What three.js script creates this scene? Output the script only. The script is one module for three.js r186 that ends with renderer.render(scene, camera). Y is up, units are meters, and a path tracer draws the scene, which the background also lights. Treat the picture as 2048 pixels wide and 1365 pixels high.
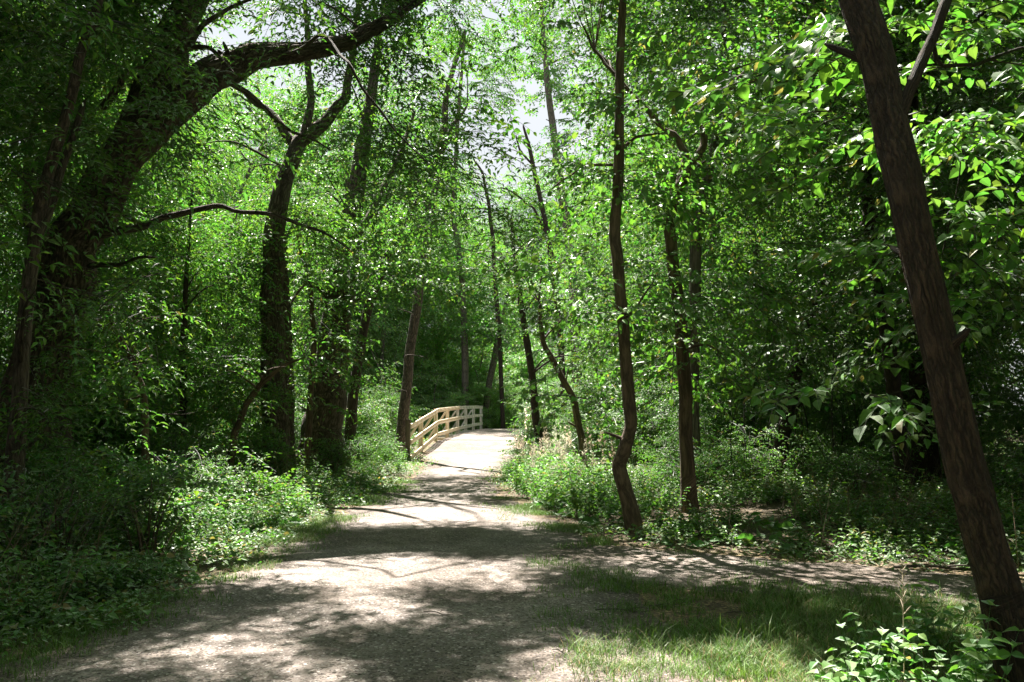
import * as THREE from 'three';

// ------------------------------------------------------------------ camera, sky, sun, exposure
const scene = new THREE.Scene();
const EYE = 1.6, F = 1750, PITCH = Math.atan(146.5 / F);
const camera = new THREE.PerspectiveCamera(2 * Math.atan(682.5 / F) * 180 / Math.PI, 1024 / 682, 0.1, 900);
camera.position.set(0, EYE, 0);
camera.rotation.set(PITCH, 0, 0);

const SKY = 0.18;
const SUN = new THREE.Vector3().setFromSphericalCoords(1, (90 - 58) * Math.PI / 180, Math.PI + 18 * Math.PI / 180);
const skyMap = (() => {  // pale summer sky with thin high cloud: the same all round, whiter towards the horizon
  const w = 512, h = 256, d = new Float32Array(w * h * 4), cell = (x, y) => { let q = Math.imul(((x % 64) + 64) % 64, 374761393) + Math.imul(y, 668265263); q = Math.imul(q ^ (q >>> 13), 1274126177); return ((q ^ (q >>> 16)) >>> 0) / 4294967296; };
  const n = (x, y) => { const i = Math.floor(x), j = Math.floor(y), u = x - i, v = y - j; return (cell(i, j) * (1 - u) + cell(i + 1, j) * u) * (1 - v) + (cell(i, j + 1) * (1 - u) + cell(i + 1, j + 1) * u) * v; };
  for (let y = 0; y < h; y++) for (let x = 0; x < w; x++) {
    const e = Math.max(0, Math.sin((y / h - 0.5) * Math.PI)), c = Math.min(1, Math.max(0, (n(x / 8, y / 6) * 0.6 + n(x / 4, y / 3) * 0.4 - 0.35) * 1.8)), k = 1 - 0.55 * Math.sqrt(e), o = (y * w + x) * 4;
    const blue = [0.62, 0.78, 1], white = [1, 1, 1];
    for (let i = 0; i < 3; i++) d[o + i] = SKY * ((blue[i] * (1 - k) + white[i] * k) * (1 - c * 0.6) + white[i] * c * 0.6);
    d[o + 3] = 1;
  }
  const t = new THREE.DataTexture(d, w, h, THREE.RGBAFormat, THREE.FloatType); t.mapping = THREE.EquirectangularReflectionMapping; t.magFilter = THREE.LinearFilter; t.needsUpdate = true; return t;
})();
scene.background = skyMap; scene.environment = skyMap;

const sun = new THREE.DirectionalLight(new THREE.Color(1, 0.95, 0.86), 5);
sun.position.copy(SUN).multiplyScalar(120).add(new THREE.Vector3(0, 0, -30));
sun.target.position.set(0, 0, -30);
sun.castShadow = true;
sun.shadow.mapSize.set(4096, 4096);
Object.assign(sun.shadow.camera, { left: -60, right: 60, top: 60, bottom: -60, near: 1, far: 300 });
scene.add(sun, sun.target);

const renderer = new THREE.WebGLRenderer({ antialias: true });
renderer.toneMapping = THREE.LinearToneMapping;
renderer.toneMappingExposure = 5.6;
renderer.shadowMap.enabled = true;
// ------------------------------------------------------------------ helpers
let seed = 12345;
const reseed = (s) => { seed = s | 0; };
const rnd = () => { seed = (seed + 0x6d2b79f5) | 0; let t = Math.imul(seed ^ (seed >>> 15), 1 | seed); t = (t + Math.imul(t ^ (t >>> 7), 61 | t)) ^ t; return ((t ^ (t >>> 14)) >>> 0) / 4294967296; };
const rr = (a, b) => a + (b - a) * rnd();
const gauss = () => { const u = Math.max(1e-6, rnd()); return Math.sqrt(-2 * Math.log(u)) * Math.cos(6.28318 * rnd()); };
const V = (x, y, z) => new THREE.Vector3(x, y, z);
const clamp = (x, a = 0, b = 1) => Math.min(b, Math.max(a, x));
const sstep = (a, b, x) => { const t = clamp((x - a) / (b - a)); return t * t * (3 - 2 * t); };
const hash2 = (x, y) => { let h = Math.imul(x | 0, 374761393) + Math.imul(y | 0, 668265263); h = Math.imul(h ^ (h >>> 13), 1274126177); return ((h ^ (h >>> 16)) >>> 0) / 4294967296; };
const noise2 = (x, y) => { const xi = Math.floor(x), yi = Math.floor(y), a = x - xi, b = y - yi, u = a * a * (3 - 2 * a), v = b * b * (3 - 2 * b); return (hash2(xi, yi) * (1 - u) + hash2(xi + 1, yi) * u) * (1 - v) + (hash2(xi, yi + 1) * (1 - u) + hash2(xi + 1, yi + 1) * u) * v; };
const fbm = (x, y, o = 4) => { let s = 0, a = 0.5, n = 0; for (let i = 0; i < o; i++) { s += a * noise2(x, y); n += a; a *= 0.5; x = x * 2.03 + 17.1; y = y * 2.03 + 9.2; } return s / n; };

const CP = Math.cos(PITCH), SP = Math.sin(PITCH);
// a point of the survey: bearing and height read off the photograph (2048 px wide), at d metres ahead
function at(px, py, d) {
  const x = (px - 1024) / F, y = -(py - 682.5) / F, k = d / (CP - y * SP);
  return V(x * k, EYE + (y * CP + SP) * k, -d);
}
const bearing = (px, d) => (px - 1024) / F * d / CP;

const taken = {};
function numbered(name) { taken[name] = (taken[name] ?? -1) + 1; return taken[name] ? name + '_' + String(taken[name]).padStart(3, '0') : name; }
function shade(o) { o.traverse((c) => { if (c.isMesh) { c.castShadow = true; c.receiveShadow = true; } }); return o; }
function tag(o, label, category, group, kind) { o.userData.label = label; o.userData.category = category; if (group) o.userData.group = group; if (kind) o.userData.kind = kind; return o; }
function thing(name, label, category, pos, group) { const g = new THREE.Group(); g.name = numbered(name); g.position.copy(pos); scene.add(g); return tag(g, label, category, group); }
function part(name, geo, mat, parent, kind) { const m = new THREE.Mesh(geo, mat); m.name = name; m.castShadow = m.receiveShadow = true; if (kind) m.userData.kind = kind; parent.add(m); return m; }
function structure(name, geo, mat, label) { const m = part(name, geo, mat, scene); m.userData = { kind: 'structure', label, category: name.split('_').pop() }; return m; }

// geometry from plain arrays
function geoOf(b) {
  const g = new THREE.BufferGeometry();
  g.setAttribute('position', new THREE.Float32BufferAttribute(b.p, 3));
  if (b.n?.length) g.setAttribute('normal', new THREE.Float32BufferAttribute(b.n, 3));
  if (b.c?.length) g.setAttribute('color', new THREE.Float32BufferAttribute(b.c, 3));
  if (b.u?.length) g.setAttribute('uv', new THREE.Float32BufferAttribute(b.u, 2));
  g.setIndex(b.i);
  return g;
}
// swept tube along smooth points [{p: Vector3, r}], with furrowed skin
function sweep(points, { seg = 10, step = 0.25, furrow = 0, lobes = 7, flare = 0, lump = 0.06, origin = V(0, 0, 0), sd = 1, color } = {}) {
  const curve = new THREE.CatmullRomCurve3(points.map((q) => q.p), false, 'centripetal');
  const len = curve.getLength(), n = Math.max(3, Math.min(260, Math.ceil(len / step)));
  const b = { p: [], n: null, u: [], i: [], c: color ? [] : null };
  const radius = (t) => { const f = t * (points.length - 1), k = Math.min(points.length - 2, Math.floor(f)); return points[k].r + (points[k + 1].r - points[k].r) * (f - k); };
  let side = V(1, 0, 0);
  for (let j = 0; j <= n; j++) {
    const t = j / n, c = curve.getPoint(t), tan = curve.getTangent(t);
    side.addScaledVector(tan, -side.dot(tan)); if (side.lengthSq() < 1e-5) side.set(0, 0, 1).addScaledVector(tan, -tan.z); side.normalize();
    const bin = V(0, 0, 0).crossVectors(tan, side), r0 = radius(t), v = t * len;
    for (let k = 0; k <= seg; k++) {
      const a = k / seg * Math.PI * 2, kk = k % seg, ca = Math.cos(a), sa = Math.sin(a);
      let r = r0 * (1 + lump * (fbm(ca * 1.6 + sd * 7, sa * 1.6 + v / (r0 * 6 + 0.1), 2) - 0.5) * 2);
      if (furrow) { const w = fbm(kk * 0.6 + sd, v * 1.7 + sd * 3, 2) * 5, f = Math.abs(((kk + w) / 2.6) % 1 - 0.5) * 2; r -= furrow * (f * f) * (0.6 + 0.8 * noise2(kk * 0.9 + sd, v * 3)); }
      if (flare) r += r0 * flare * Math.exp(-v / (r0 * 1.4)) * (0.55 + 0.45 * Math.cos(a * lobes * 0.5 + sd) ** 2);
      if (j === n) r *= 0.4;
      b.p.push(c.x + (side.x * ca + bin.x * sa) * r - origin.x, c.y + (side.y * ca + bin.y * sa) * r - origin.y, c.z + (side.z * ca + bin.z * sa) * r - origin.z);
      b.u.push(k / seg * Math.max(1, Math.round(r0 * 6.28 / 0.5)), v / 1.0);
      if (color) b.c.push(...color);
    }
  }
  for (let j = 0; j < n; j++) for (let k = 0; k < seg; k++) { const q = j * (seg + 1) + k; b.i.push(q, q + 1, q + seg + 1, q + 1, q + seg + 2, q + seg + 1); }
  const tip = b.p.length / 3, e = curve.getPoint(1);
  b.p.push(e.x - origin.x, e.y - origin.y, e.z - origin.z); b.u.push(0, len); if (color) b.c.push(...color);
  for (let k = 0; k < seg; k++) b.i.push(n * (seg + 1) + k, n * (seg + 1) + k + 1, tip);
  const g = geoOf(b); g.computeVertexNormals();
  const N = g.attributes.normal;  // close the seam
  for (let j = 0; j <= n; j++) { const q = j * (seg + 1), w = q + seg, x = N.getX(q) + N.getX(w), y = N.getY(q) + N.getY(w), z = N.getZ(q) + N.getZ(w), l = Math.hypot(x, y, z) || 1; N.setXYZ(q, x / l, y / l, z / l); N.setXYZ(w, x / l, y / l, z / l); }
  return { g, curve, radius };
}

// ------------------------------------------------------------------ textures and materials
function dataTex(w, h, fn, srgb) {
  const d = new Uint8Array(w * h * 4);
  for (let y = 0; y < h; y++) for (let x = 0; x < w; x++) { const c = fn(x / w, y / h), o = (y * w + x) * 4; d[o] = clamp(c[0]) * 255; d[o + 1] = clamp(c[1]) * 255; d[o + 2] = clamp(c[2]) * 255; d[o + 3] = 255; }
  const t = new THREE.DataTexture(d, w, h); t.wrapS = t.wrapT = THREE.RepeatWrapping; t.magFilter = THREE.LinearFilter; t.minFilter = THREE.LinearMipmapLinearFilter; t.generateMipmaps = true;
  if (srgb) t.colorSpace = THREE.SRGBColorSpace; t.needsUpdate = true; return t;
}
const tile = (x, y, px, py, f) => { // tileable by cross-fade
  const u = x * px, v = y * py, a = sstep(0.75, 1, x), b = sstep(0.75, 1, y);
  return (f(u, v) * (1 - a) + f(u - px, v) * a) * (1 - b) + (f(u, v - py) * (1 - a) + f(u - px, v - py) * a) * b;
};
function barkMaterial(dark, light, ridge, bump, sx = 6, sy = 5, st = 0.7) {
  const h = (x, y) => tile(x, y, sx, sy, (u, v) => { const w = fbm(u * 0.9, v * 0.9, 3) * 1.6; const r = Math.abs(fbm(u * 2.2 + w, v * st, 4) - 0.5) * 2; return clamp(Math.pow(r, ridge) * 1.8) * 0.75 + fbm(u * 9, v * 7, 2) * 0.3; });
  const N = 384, H = new Float32Array(N * N);
  for (let y = 0; y < N; y++) for (let x = 0; x < N; x++) H[y * N + x] = h(x / N, y / N);
  const get = (x, y) => H[Math.min(N - 1, (y * N) | 0) * N + Math.min(N - 1, (x * N) | 0)];
  const map = dataTex(N, N, (x, y) => { const k = clamp(get(x, y)), m = 0.85 + 0.3 * hash2(x * N, y * N); return [0, 1, 2].map((i) => (dark[i] + (light[i] - dark[i]) * k) * m); }, true);
  const bm = dataTex(N, N, (x, y) => { const k = get(x, y); return [k, k, k]; });
  return new THREE.MeshStandardMaterial({ map, bumpMap: bm, bumpScale: bump, roughness: 0.95 });
}
const hex = (h) => [(h >> 16 & 255) / 255, (h >> 8 & 255) / 255, (h & 255) / 255];
const M = {
  barkDeep: barkMaterial(hex(0x231c17), hex(0x6e6156), 0.8, 0.03, 6, 8),       // old willow, deep furrows
  barkBrown: barkMaterial(hex(0x17110d), hex(0x4a3c31), 0.8, 0.016, 13, 10, 0.8), // leaning tree
  barkSmooth: barkMaterial(hex(0x30261d), hex(0x6f5d4b), 0.7, 0.006, 7, 5),
  barkGrey: barkMaterial(hex(0x342f2a), hex(0x7d746a), 0.7, 0.007, 7, 5),
};
const leafMaterial = (o = {}) => new THREE.MeshPhysicalMaterial({ vertexColors: true, side: THREE.DoubleSide, roughness: 0.92, transmission: 0.6, thickness: 0, ior: 1.4, clearcoat: 0.45, clearcoatRoughness: 0.32, ...o });
M.leaf = leafMaterial();
M.grass = leafMaterial({ transmission: 0.4, clearcoat: 0.15 });
M.litter = new THREE.MeshStandardMaterial({ vertexColors: true, side: THREE.DoubleSide, roughness: 0.95 });

// ------------------------------------------------------------------ ground
const LEFT = [[-3.9, 0], [-3.7, 4], [-3.3, 5.6], [-3.1, 7], [-2.95, 9.3], [-2.9, 13.3], [-2.66, 16.4], [-2.43, 23], [-2.75, 28], [-3.3, 33], [-3.35, 39]];
const RIGHT = [[1.6, 0], [1.3, 4], [1.15, 7], [1.05, 9.5], [0.95, 11.5], [0.5, 13.9], [-0.1, 16.4], [-0.4, 21], [-0.42, 25], [0.05, 30], [0.45, 35], [0.5, 39]];
const along = (tab, d) => { let k = 0; while (k < tab.length - 2 && tab[k + 1][1] < d) k++; const [x0, d0] = tab[k], [x1, d1] = tab[k + 1]; return x0 + (x1 - x0) * clamp((d - d0) / (d1 - d0), -0.5, 1); };
const SIDE = [[0.6, 9.8, 1.4], [2, 9.2, 1.25], [3.5, 8.4, 1.05], [5, 7.4, 1.0], [7, 6.2, 1.0], [10, 4.8, 1.0]];  // x, middle, half width
const sideAt = (x) => { let k = 0; while (k < SIDE.length - 2 && SIDE[k + 1][0] < x) k++; const a = SIDE[k], b = SIDE[k + 1], t = clamp((x - a[0]) / (b[0] - a[0])); return [a[1] + (b[1] - a[1]) * t, a[2] + (b[2] - a[2]) * t]; };
const PROFILE = [[0, 0], [27, 0], [33, 0.2], [38.5, 0.45], [45, 0.61], [52, 0.67], [58, 0.63], [70, 0.45], [120, 0.6]];
const rise = (d) => { let k = 0; while (k < PROFILE.length - 2 && PROFILE[k + 1][0] < d) k++; const [a, h0] = PROFILE[k], [b, h1] = PROFILE[k + 1], t = clamp((d - a) / (b - a)); return h0 + (h1 - h0) * (t * t * (3 - 2 * t) * 0.5 + t * 0.5); };
const mid = (d) => d < 39 ? (along(LEFT, d) + along(RIGHT, d)) / 2 : -1.42 + (d - 38) * 0.0733 + Math.max(0, d - 60) ** 2 * 0.012;
const inPath = (x, d) => d < 40 ? Math.min(x - along(LEFT, d), along(RIGHT, d) - x) : 1.5 - Math.abs(x - mid(d));  // metres inside the edge
const inSide = (x, d) => { if (x < 0.6) return -9; const [m, h] = sideAt(x); return h - Math.abs(d - m); };
function height(x, z) {
  const d = -z, off = Math.max(0, -Math.max(inPath(x, d), inSide(x, d)));
  let y = rise(Math.max(0, d)) * (1 - sstep(0.2, 6, off) * (d < 70 ? 1 : 0)) + (fbm(x * 0.35 + 50, z * 0.35 + 90, 3) - 0.5) * 0.12 * sstep(-0.6, 1.5, off) + (fbm(x * 1.7, z * 1.7, 2) - 0.5) * 0.035;
  y += 0.22 * sstep(0.3, 4, off) * (d < 36 ? 1 : 0.3);
  if (d > 38 && d < 60) y -= 1.9 * sstep(0, 1, clamp(Math.min((d - 38.6) / 3.5, (57.5 - d) / 3.5)));
  return y;
}
// ground textures: earth with litter; crushed stone of the path
function splatTexture(N, base, jitter, grains, size, tones) {
  const c = document.createElement('canvas'), b = document.createElement('canvas'); c.width = c.height = b.width = b.height = N;
  const g = c.getContext('2d'), q = b.getContext('2d');
  const img = g.createImageData(N, N);
  for (let y = 0; y < N; y++) for (let x = 0; x < N; x++) { const k = tile(x / N, y / N, 12, 12, (u, v) => fbm(u, v, 4)) - 0.5, h = (hash2(x, y) - 0.5) * jitter, o = (y * N + x) * 4; for (let i = 0; i < 3; i++) img.data[o + i] = clamp(base[i] * (1 + k * 0.7 + h)) * 255; img.data[o + 3] = 255; }
  g.putImageData(img, 0, 0);
  q.fillStyle = '#404040'; q.fillRect(0, 0, N, N);
  for (let k = 0; k < grains; k++) {
    const x = rnd() * N, y = rnd() * N, s = size * Math.pow(rnd(), 2.2) + 1.1, e = rr(0.4, 1), a = rnd() * 3.14, t = tones[(rnd() * tones.length) | 0], m = rr(0.75, 1.2);
    const lvl = Math.round(rr(80, 230));
    for (const ox of [0, -N, N]) for (const oy of [0, -N, N]) {
      if (x + ox < -9 || x + ox > N + 9 || y + oy < -9 || y + oy > N + 9) continue;
      g.fillStyle = `rgb(${t.map((v) => Math.round(clamp(v * m) * 255)).join()})`; g.beginPath(); g.ellipse(x + ox, y + oy, s, s * e, a, 0, 7); g.fill();
      q.fillStyle = `rgb(${lvl},${lvl},${lvl})`; q.beginPath(); q.ellipse(x + ox, y + oy, s, s * e, a, 0, 7); q.fill();
    }
  }
  const mk = (cv, srgb) => { const t = new THREE.CanvasTexture(cv); t.wrapS = t.wrapT = THREE.RepeatWrapping; if (srgb) t.colorSpace = THREE.SRGBColorSpace; return t; };
  return [mk(c, true), mk(b)];
}
reseed(77);
const [gravelMap, gravelBump] = splatTexture(1536, hex(0x8c8079), 0.25, 52000, 6.5, [hex(0xa69b96), hex(0x857a73), hex(0x6c605a), hex(0xb8aea9), hex(0x776b64), hex(0x554a43)]);
const [earthMap, earthBump] = splatTexture(1024, hex(0x4f4236), 0.3, 16000, 9, [hex(0x4a3b2d), hex(0x66543f), hex(0x392d22), hex(0x7a6850), hex(0x54503a)]);
M.gravel = new THREE.MeshStandardMaterial({ map: gravelMap, bumpMap: gravelBump, bumpScale: 0.012, roughness: 0.97, vertexColors: true });
M.earth = new THREE.MeshStandardMaterial({ map: earthMap, bumpMap: earthBump, bumpScale: 0.02, roughness: 0.98, vertexColors: true });
{
  const b = { p: [], u: [], c: [], i: [] }, nx = 240, nz = 300;
  for (let j = 0; j <= nz; j++) {
    const t = j / nz, d = -60 + 62 * Math.min(1, t * 8) + (t > 0.125 ? 45 * ((t - 0.125) / 0.875) + 350 * Math.pow((t - 0.125) / 0.875, 5) : 0);
    for (let i = 0; i <= nx; i++) {
      const s = i / nx * 2 - 1, x = 14 * s + 280 * Math.sign(s) * Math.pow(Math.abs(s), 5), y = height(x, -d);
      const k = fbm(x * 0.8 + 5, d * 0.8, 3), green = sstep(0.45, 0.7, fbm(x * 0.5 + 40, d * 0.5 + 11, 3)), near = sstep(-0.9, 0.1, Math.max(inPath(x, d), inSide(x, d)) + (k - 0.5) * 0.9);
      b.p.push(x, y, -d); b.u.push(x / 2.3, d / 2.3);
      const base = [0.62 + k * 0.6, 0.62 + k * 0.6, 0.6 + k * 0.6], g = [0.5, 0.62, 0.36];
      for (let c = 0; c < 3; c++) b.c.push((base[c] * (1 - green * 0.6) + g[c] * green * 0.6) * (1 + near * 0.9));
    }
  }
  for (let j = 0; j < nz; j++) for (let i = 0; i < nx; i++) { const q = j * (nx + 1) + i; b.i.push(q, q + 1, q + nx + 1, q + 1, q + nx + 2, q + nx + 1); }
  const g = geoOf(b); g.computeVertexNormals();
  structure('ground', g, M.earth, 'dark woodland floor of earth and leaf litter on both sides of the path');
}
function strip(rows, lift) {  // rows: arrays of [x, d, dirt]
  const b = { p: [], u: [], c: [], i: [] }, n = rows[0].length;
  for (const row of rows) for (const [x, d, e] of row) {
    const k = fbm(x * 1.3 + 3, d * 1.3, 4), soil = clamp(e + sstep(0.48, 0.66, fbm(x * 0.9 + 30, d * 0.6 + 8, 4)) * 0.6);
    b.p.push(x, height(x, -d) + lift - (e >= 1 ? lift + 0.02 : 0), -d); b.u.push(x / 3.1, d / 3.1);
    const f = 0.6 + k * 0.28; b.c.push(f * (1 - soil * 0.42), f * (1 - soil * 0.47), f * (1 - soil * 0.52));
  }
  for (let j = 0; j < rows.length - 1; j++) for (let i = 0; i < n - 1; i++) { const q = j * n + i; b.i.push(q, q + 1, q + n, q + 1, q + n + 1, q + n); }
  const g = geoOf(b); g.computeVertexNormals(); return g;
}
const edgeWobble = (d, s) => (fbm(d * 1.4 + s, s * 3.3, 4) - 0.5) * 0.7;
{
  const rows = [];
  for (let d = -3; d < 38.6; d += d < 16 ? 0.11 : 0.3) {
    const l = along(LEFT, d) + edgeWobble(d, 5), r = along(RIGHT, d) + edgeWobble(d, 21) * (d > 36 ? 0.2 : 1), row = [];
    for (let i = 0; i <= 40; i++) { const t = i / 40, x = l + (r - l) * t, e = Math.min(t, 1 - t) * (r - l); row.push([x, d, i === 0 || i === 40 ? 1 : (1 - sstep(0.05, 0.6, e + (fbm(x * 3, d * 3, 3) - 0.5) * 0.5)) * 0.9]); }
    rows.push(row);
  }
  structure('path', strip(rows, 0.012), M.gravel, 'pale crushed stone footpath leading straight to the bridge').userData.category = 'path';
  const far = [];
  for (let d = 57.2; d < 80; d += 0.5) { const row = []; for (let i = 0; i <= 12; i++) { const t = i / 12; row.push([mid(d) + (t - 0.5) * 2.8, d, i % 12 ? 0.3 : 1]); } far.push(row); }
  structure('path_001', strip(far, 0.012), M.gravel, 'short stretch of footpath bending right beyond the far end of the bridge').userData.category = 'path';
  const side = [];
  for (let x = 0.7; x < 10; x += 0.11) { const [m, h] = sideAt(x), row = []; for (let i = 0; i <= 24; i++) { const t = i / 24 * 2 - 1, d = m - t * (h + edgeWobble(x, 60 + Math.sign(t) * 9)); row.push([x, d, i % 24 === 0 ? 1 : Math.max(0.25, 1 - sstep(0.02, 0.5, (1 - Math.abs(t)) * h)) * clamp(1.3 - (x - 0.7) * 0.1, 0.8, 1)]); } side.push(row); }
  const sg = strip(side.map((r) => r.slice().reverse()), 0.017);
  sg.index.array.reverse?.(); sg.computeVertexNormals();
  structure('side_path', sg, M.gravel, 'brown earth side path branching off to the right below the trees').userData.category = 'path';
}
// creek under the bridge
{
  const g = new THREE.PlaneGeometry(120, 13); g.rotateX(-Math.PI / 2); g.translate(0, -1.35, -48);
  structure('creek', g, new THREE.MeshStandardMaterial({ color: new THREE.Color(0.03, 0.035, 0.025), roughness: 0.12 }), 'dark still creek water under the bridge').userData.category = 'creek';
}

// ------------------------------------------------------------------ gaps cut in the canopy so sun lands here, on the ground plan
function open(x, d) {
  const n = fbm(x * 0.9 + 31, d * 1.3 + 7, 4), band = (a, b, c0, c1, s) => sstep(a - s, a + s, d) * (1 - sstep(b - s, b + s, d)) * sstep(c0 - s, c0 + s, x) * (1 - sstep(c1 - s, c1 + s, x));
  let o = 0;
  o = Math.max(o, band(7.9, 10.1, -3.3, 0.4, 0.5));           // first bright band across the path
  o = Math.max(o, band(9.2, 11.8, -4.7, -2.5, 0.5));          // its left end on the verge
  o = Math.max(o, band(12.0, 15.6, -3.3, 0.6, 0.6));          // second band
  o = Math.max(o, band(23, 52, -4.6, 2.0, 1.2));              // the bridge and its approach
  o = Math.max(o, band(3.9, 6.4, -0.2, 2.0, 0.4));             // grass at the bottom
  o = Math.max(o, band(15.6, 21.5, 0.2, 2.2, 0.6));             // tall weeds right of the path
  o = Math.max(o, band(11.8, 15.4, -5.6, -3.2, 0.5));         // shrub on the left verge
  if (d < 24 && x > -5 && x < 6) o = Math.max(o, sstep(0.635, 0.69, fbm(x * 0.75 + 3, d * 0.85 + 77, 3)));   // small holes over the path
  if (d > 26) o = Math.max(o, sstep(26, 34, d) * (1 - sstep(4.5, 7.5, Math.abs(x + 1.2))));   // the creek is open to the sky
  const wood = x < -4 && d > 16.5 ? sstep(0.5, 0.56, fbm(x * 0.33 + 4, d * 0.33 + 60, 3)) : x > 2 && d > 21 ? sstep(0.48, 0.55, fbm(x * 0.33 + 24, d * 0.33 + 10, 3)) : 0;
  o = Math.max(o, band(4.1, 5.3, 1.7, 2.7, 0.35));
  if (x > 15 && d > 10) o = 1;                                // a clearing behind the right wood
  return Math.max(o, wood * 0.9) + (n - 0.5) * 0.95 - (o < 0.3 && wood < 0.3 ? 0.12 : 0);
}
// parts of the wood that catch the sun: nothing may hang between them and it
const SUNLIT = [[1940, 160, 6.9, 1.0], [1640, 60, 7.5, 0.7], [1740, 770, 8.2, 0.5], [1100, 580, 19, 1.5], [640, 520, 20.5, 1.3], [720, 400, 21.5, 1.5], [320, 660, 14, 1.1], [450, 440, 19, 1.3], [1340, 330, 13, 0.8], [830, 680, 30, 1.8], [560, 380, 19.5, 1.2], [1180, 330, 12.8, 0.9], [1500, 90, 13, 0.9], [1990, 380, 7.5, 0.6], [1100, 140, 14, 1.3], [1080, 480, 27, 1.6], [1150, 660, 18.6, 1.1], [800, 420, 24, 1.6], [640, 150, 20.5, 1.6], [1600, 330, 17.5, 1.2]].map(([x, y, d, r]) => ({ c: at(x, y, d), r }));
const inBeam = (p) => SUNLIT.some(({ c, r }) => { const dx = p.x - c.x, dy = p.y - c.y, dz = p.z - c.z, k = dx * SUN.x + dy * SUN.y + dz * SUN.z; return k > r * 0.9 && (dx * dx + dy * dy + dz * dz - k * k) < (r + 0.4) ** 2 * (0.5 + noise2(p.x * 1.3, p.z * 1.3 + p.y)); });
function sunSpot(p) { const k = Math.max(0, p.y - 0.2) / SUN.y; return [p.x - SUN.x * k, -(p.z - SUN.z * k)]; }

// ------------------------------------------------------------------ leaves and sprays
function leafShape(kind) {  // unit leaf along +x, width along z, facing up; the blade folds along the midrib and droops at the tip
  const out = { ovate: [[0.06, 0.2], [0.3, 0.5], [0.62, 0.4]], lance: [[0.08, 0.22], [0.35, 0.5], [0.7, 0.34]], kite: [[0.42, 0.5]] }[kind];
  const p = [0, 0, 0], i = [], droop = (x) => -0.18 * x * x, m = out.length;
  for (const [x, w] of out) p.push(x, droop(x), 0, x, droop(x) + w * 0.28, w, x, droop(x) + w * 0.28, -w);
  p.push(1, droop(1) - 0.02, 0);
  const c = (k) => 1 + 3 * k, l = (k) => 2 + 3 * k, r = (k) => 3 + 3 * k, tip = 1 + 3 * m;
  i.push(0, l(0), c(0), 0, c(0), r(0));
  for (let k = 0; k < m - 1; k++) i.push(c(k), l(k), l(k + 1), c(k), l(k + 1), c(k + 1), c(k), c(k + 1), r(k + 1), c(k), r(k + 1), r(k));
  i.push(c(m - 1), l(m - 1), tip, c(m - 1), tip, r(m - 1));
  return { p, i };
}
const LEAF = { ovate: leafShape('ovate'), lance: leafShape('lance'), kite: leafShape('kite') };
const leafGreen = (b = 1) => { const y = rnd(); if (rnd() < 0.025) return [0.22 * b, 0.2 * b, 0.04 * b]; return [(0.055 + 0.08 * y) * b, (0.19 + 0.09 * y) * b, (0.016 + 0.012 * rnd()) * b].map((v) => v * rr(0.8, 1.2)); };
const TWIG = [0.05, 0.04, 0.028];
function frame(dir, up) { const x = dir.clone().normalize(), z = V(0, 0, 0).crossVectors(x, up).normalize(), y = V(0, 0, 0).crossVectors(z, x); return new THREE.Matrix4().makeBasis(x, y, z); }
// a spray = list of leaves {m: Matrix4, c: colour, shape} and twigs [[points], r]
class Spray {
  constructor() { this.leaves = []; this.twigs = []; }
  leaf(pos, dir, up, len, wid, shape, c) { this.leaves.push({ m: frame(dir, up).scale(V(len, len, wid)).setPosition(pos), c: c ?? leafGreen(), shape }); return this; }
  twig(pts, r) { this.twigs.push([pts, r]); return this; }
  geometry(scale = 1) {
    const b = { p: [], c: [], i: [] }, v = V();
    for (const { m, c, shape } of this.leaves) { const L = LEAF[shape], o = b.p.length / 3; for (let k = 0; k < L.p.length; k += 3) { v.set(L.p[k], L.p[k + 1], L.p[k + 2]).applyMatrix4(m); b.p.push(v.x, v.y, v.z); b.c.push(...c); } for (const q of L.i) b.i.push(o + q); }
    for (const [pts, r] of this.twigs) {
      const o = b.p.length / 3, n = pts.length;
      pts.forEach((p, j) => { const t = (pts[Math.min(n - 1, j + 1)].clone().sub(pts[Math.max(0, j - 1)])).normalize(), s = V(0, 1, 0).cross(t); if (s.lengthSq() < 0.01) s.set(1, 0, 0); s.normalize(); const u = t.clone().cross(s), w = r * (1 - 0.75 * j / (n - 1)); for (let k = 0; k < 3; k++) { const a = k * 2.094; b.p.push(p.x + (s.x * Math.cos(a) + u.x * Math.sin(a)) * w, p.y + (s.y * Math.cos(a) + u.y * Math.sin(a)) * w, p.z + (s.z * Math.cos(a) + u.z * Math.sin(a)) * w); b.c.push(...TWIG); } });
      for (let j = 0; j < n - 1; j++) for (let k = 0; k < 3; k++) { const a = o + j * 3 + k, c = o + j * 3 + (k + 1) % 3; b.i.push(a, c, a + 3, c, c + 3, a + 3); }
    }
    return geoOf(b);
  }
}
const lean = (s = 0.4) => V(gauss() * s, 1, gauss() * s).normalize();
const along3 = (pts, t) => { const f = t * (pts.length - 1), k = Math.min(pts.length - 2, Math.floor(f)); return pts[k].clone().lerp(pts[k + 1], f - k); };
function droopLine(from, dir, len, drop, n = 4) { const pts = []; for (let j = 0; j <= n; j++) { const t = j / n; pts.push(from.clone().addScaledVector(dir, len * t).add(V(0, -drop * t * t * len, 0))); } return pts; }
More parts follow.
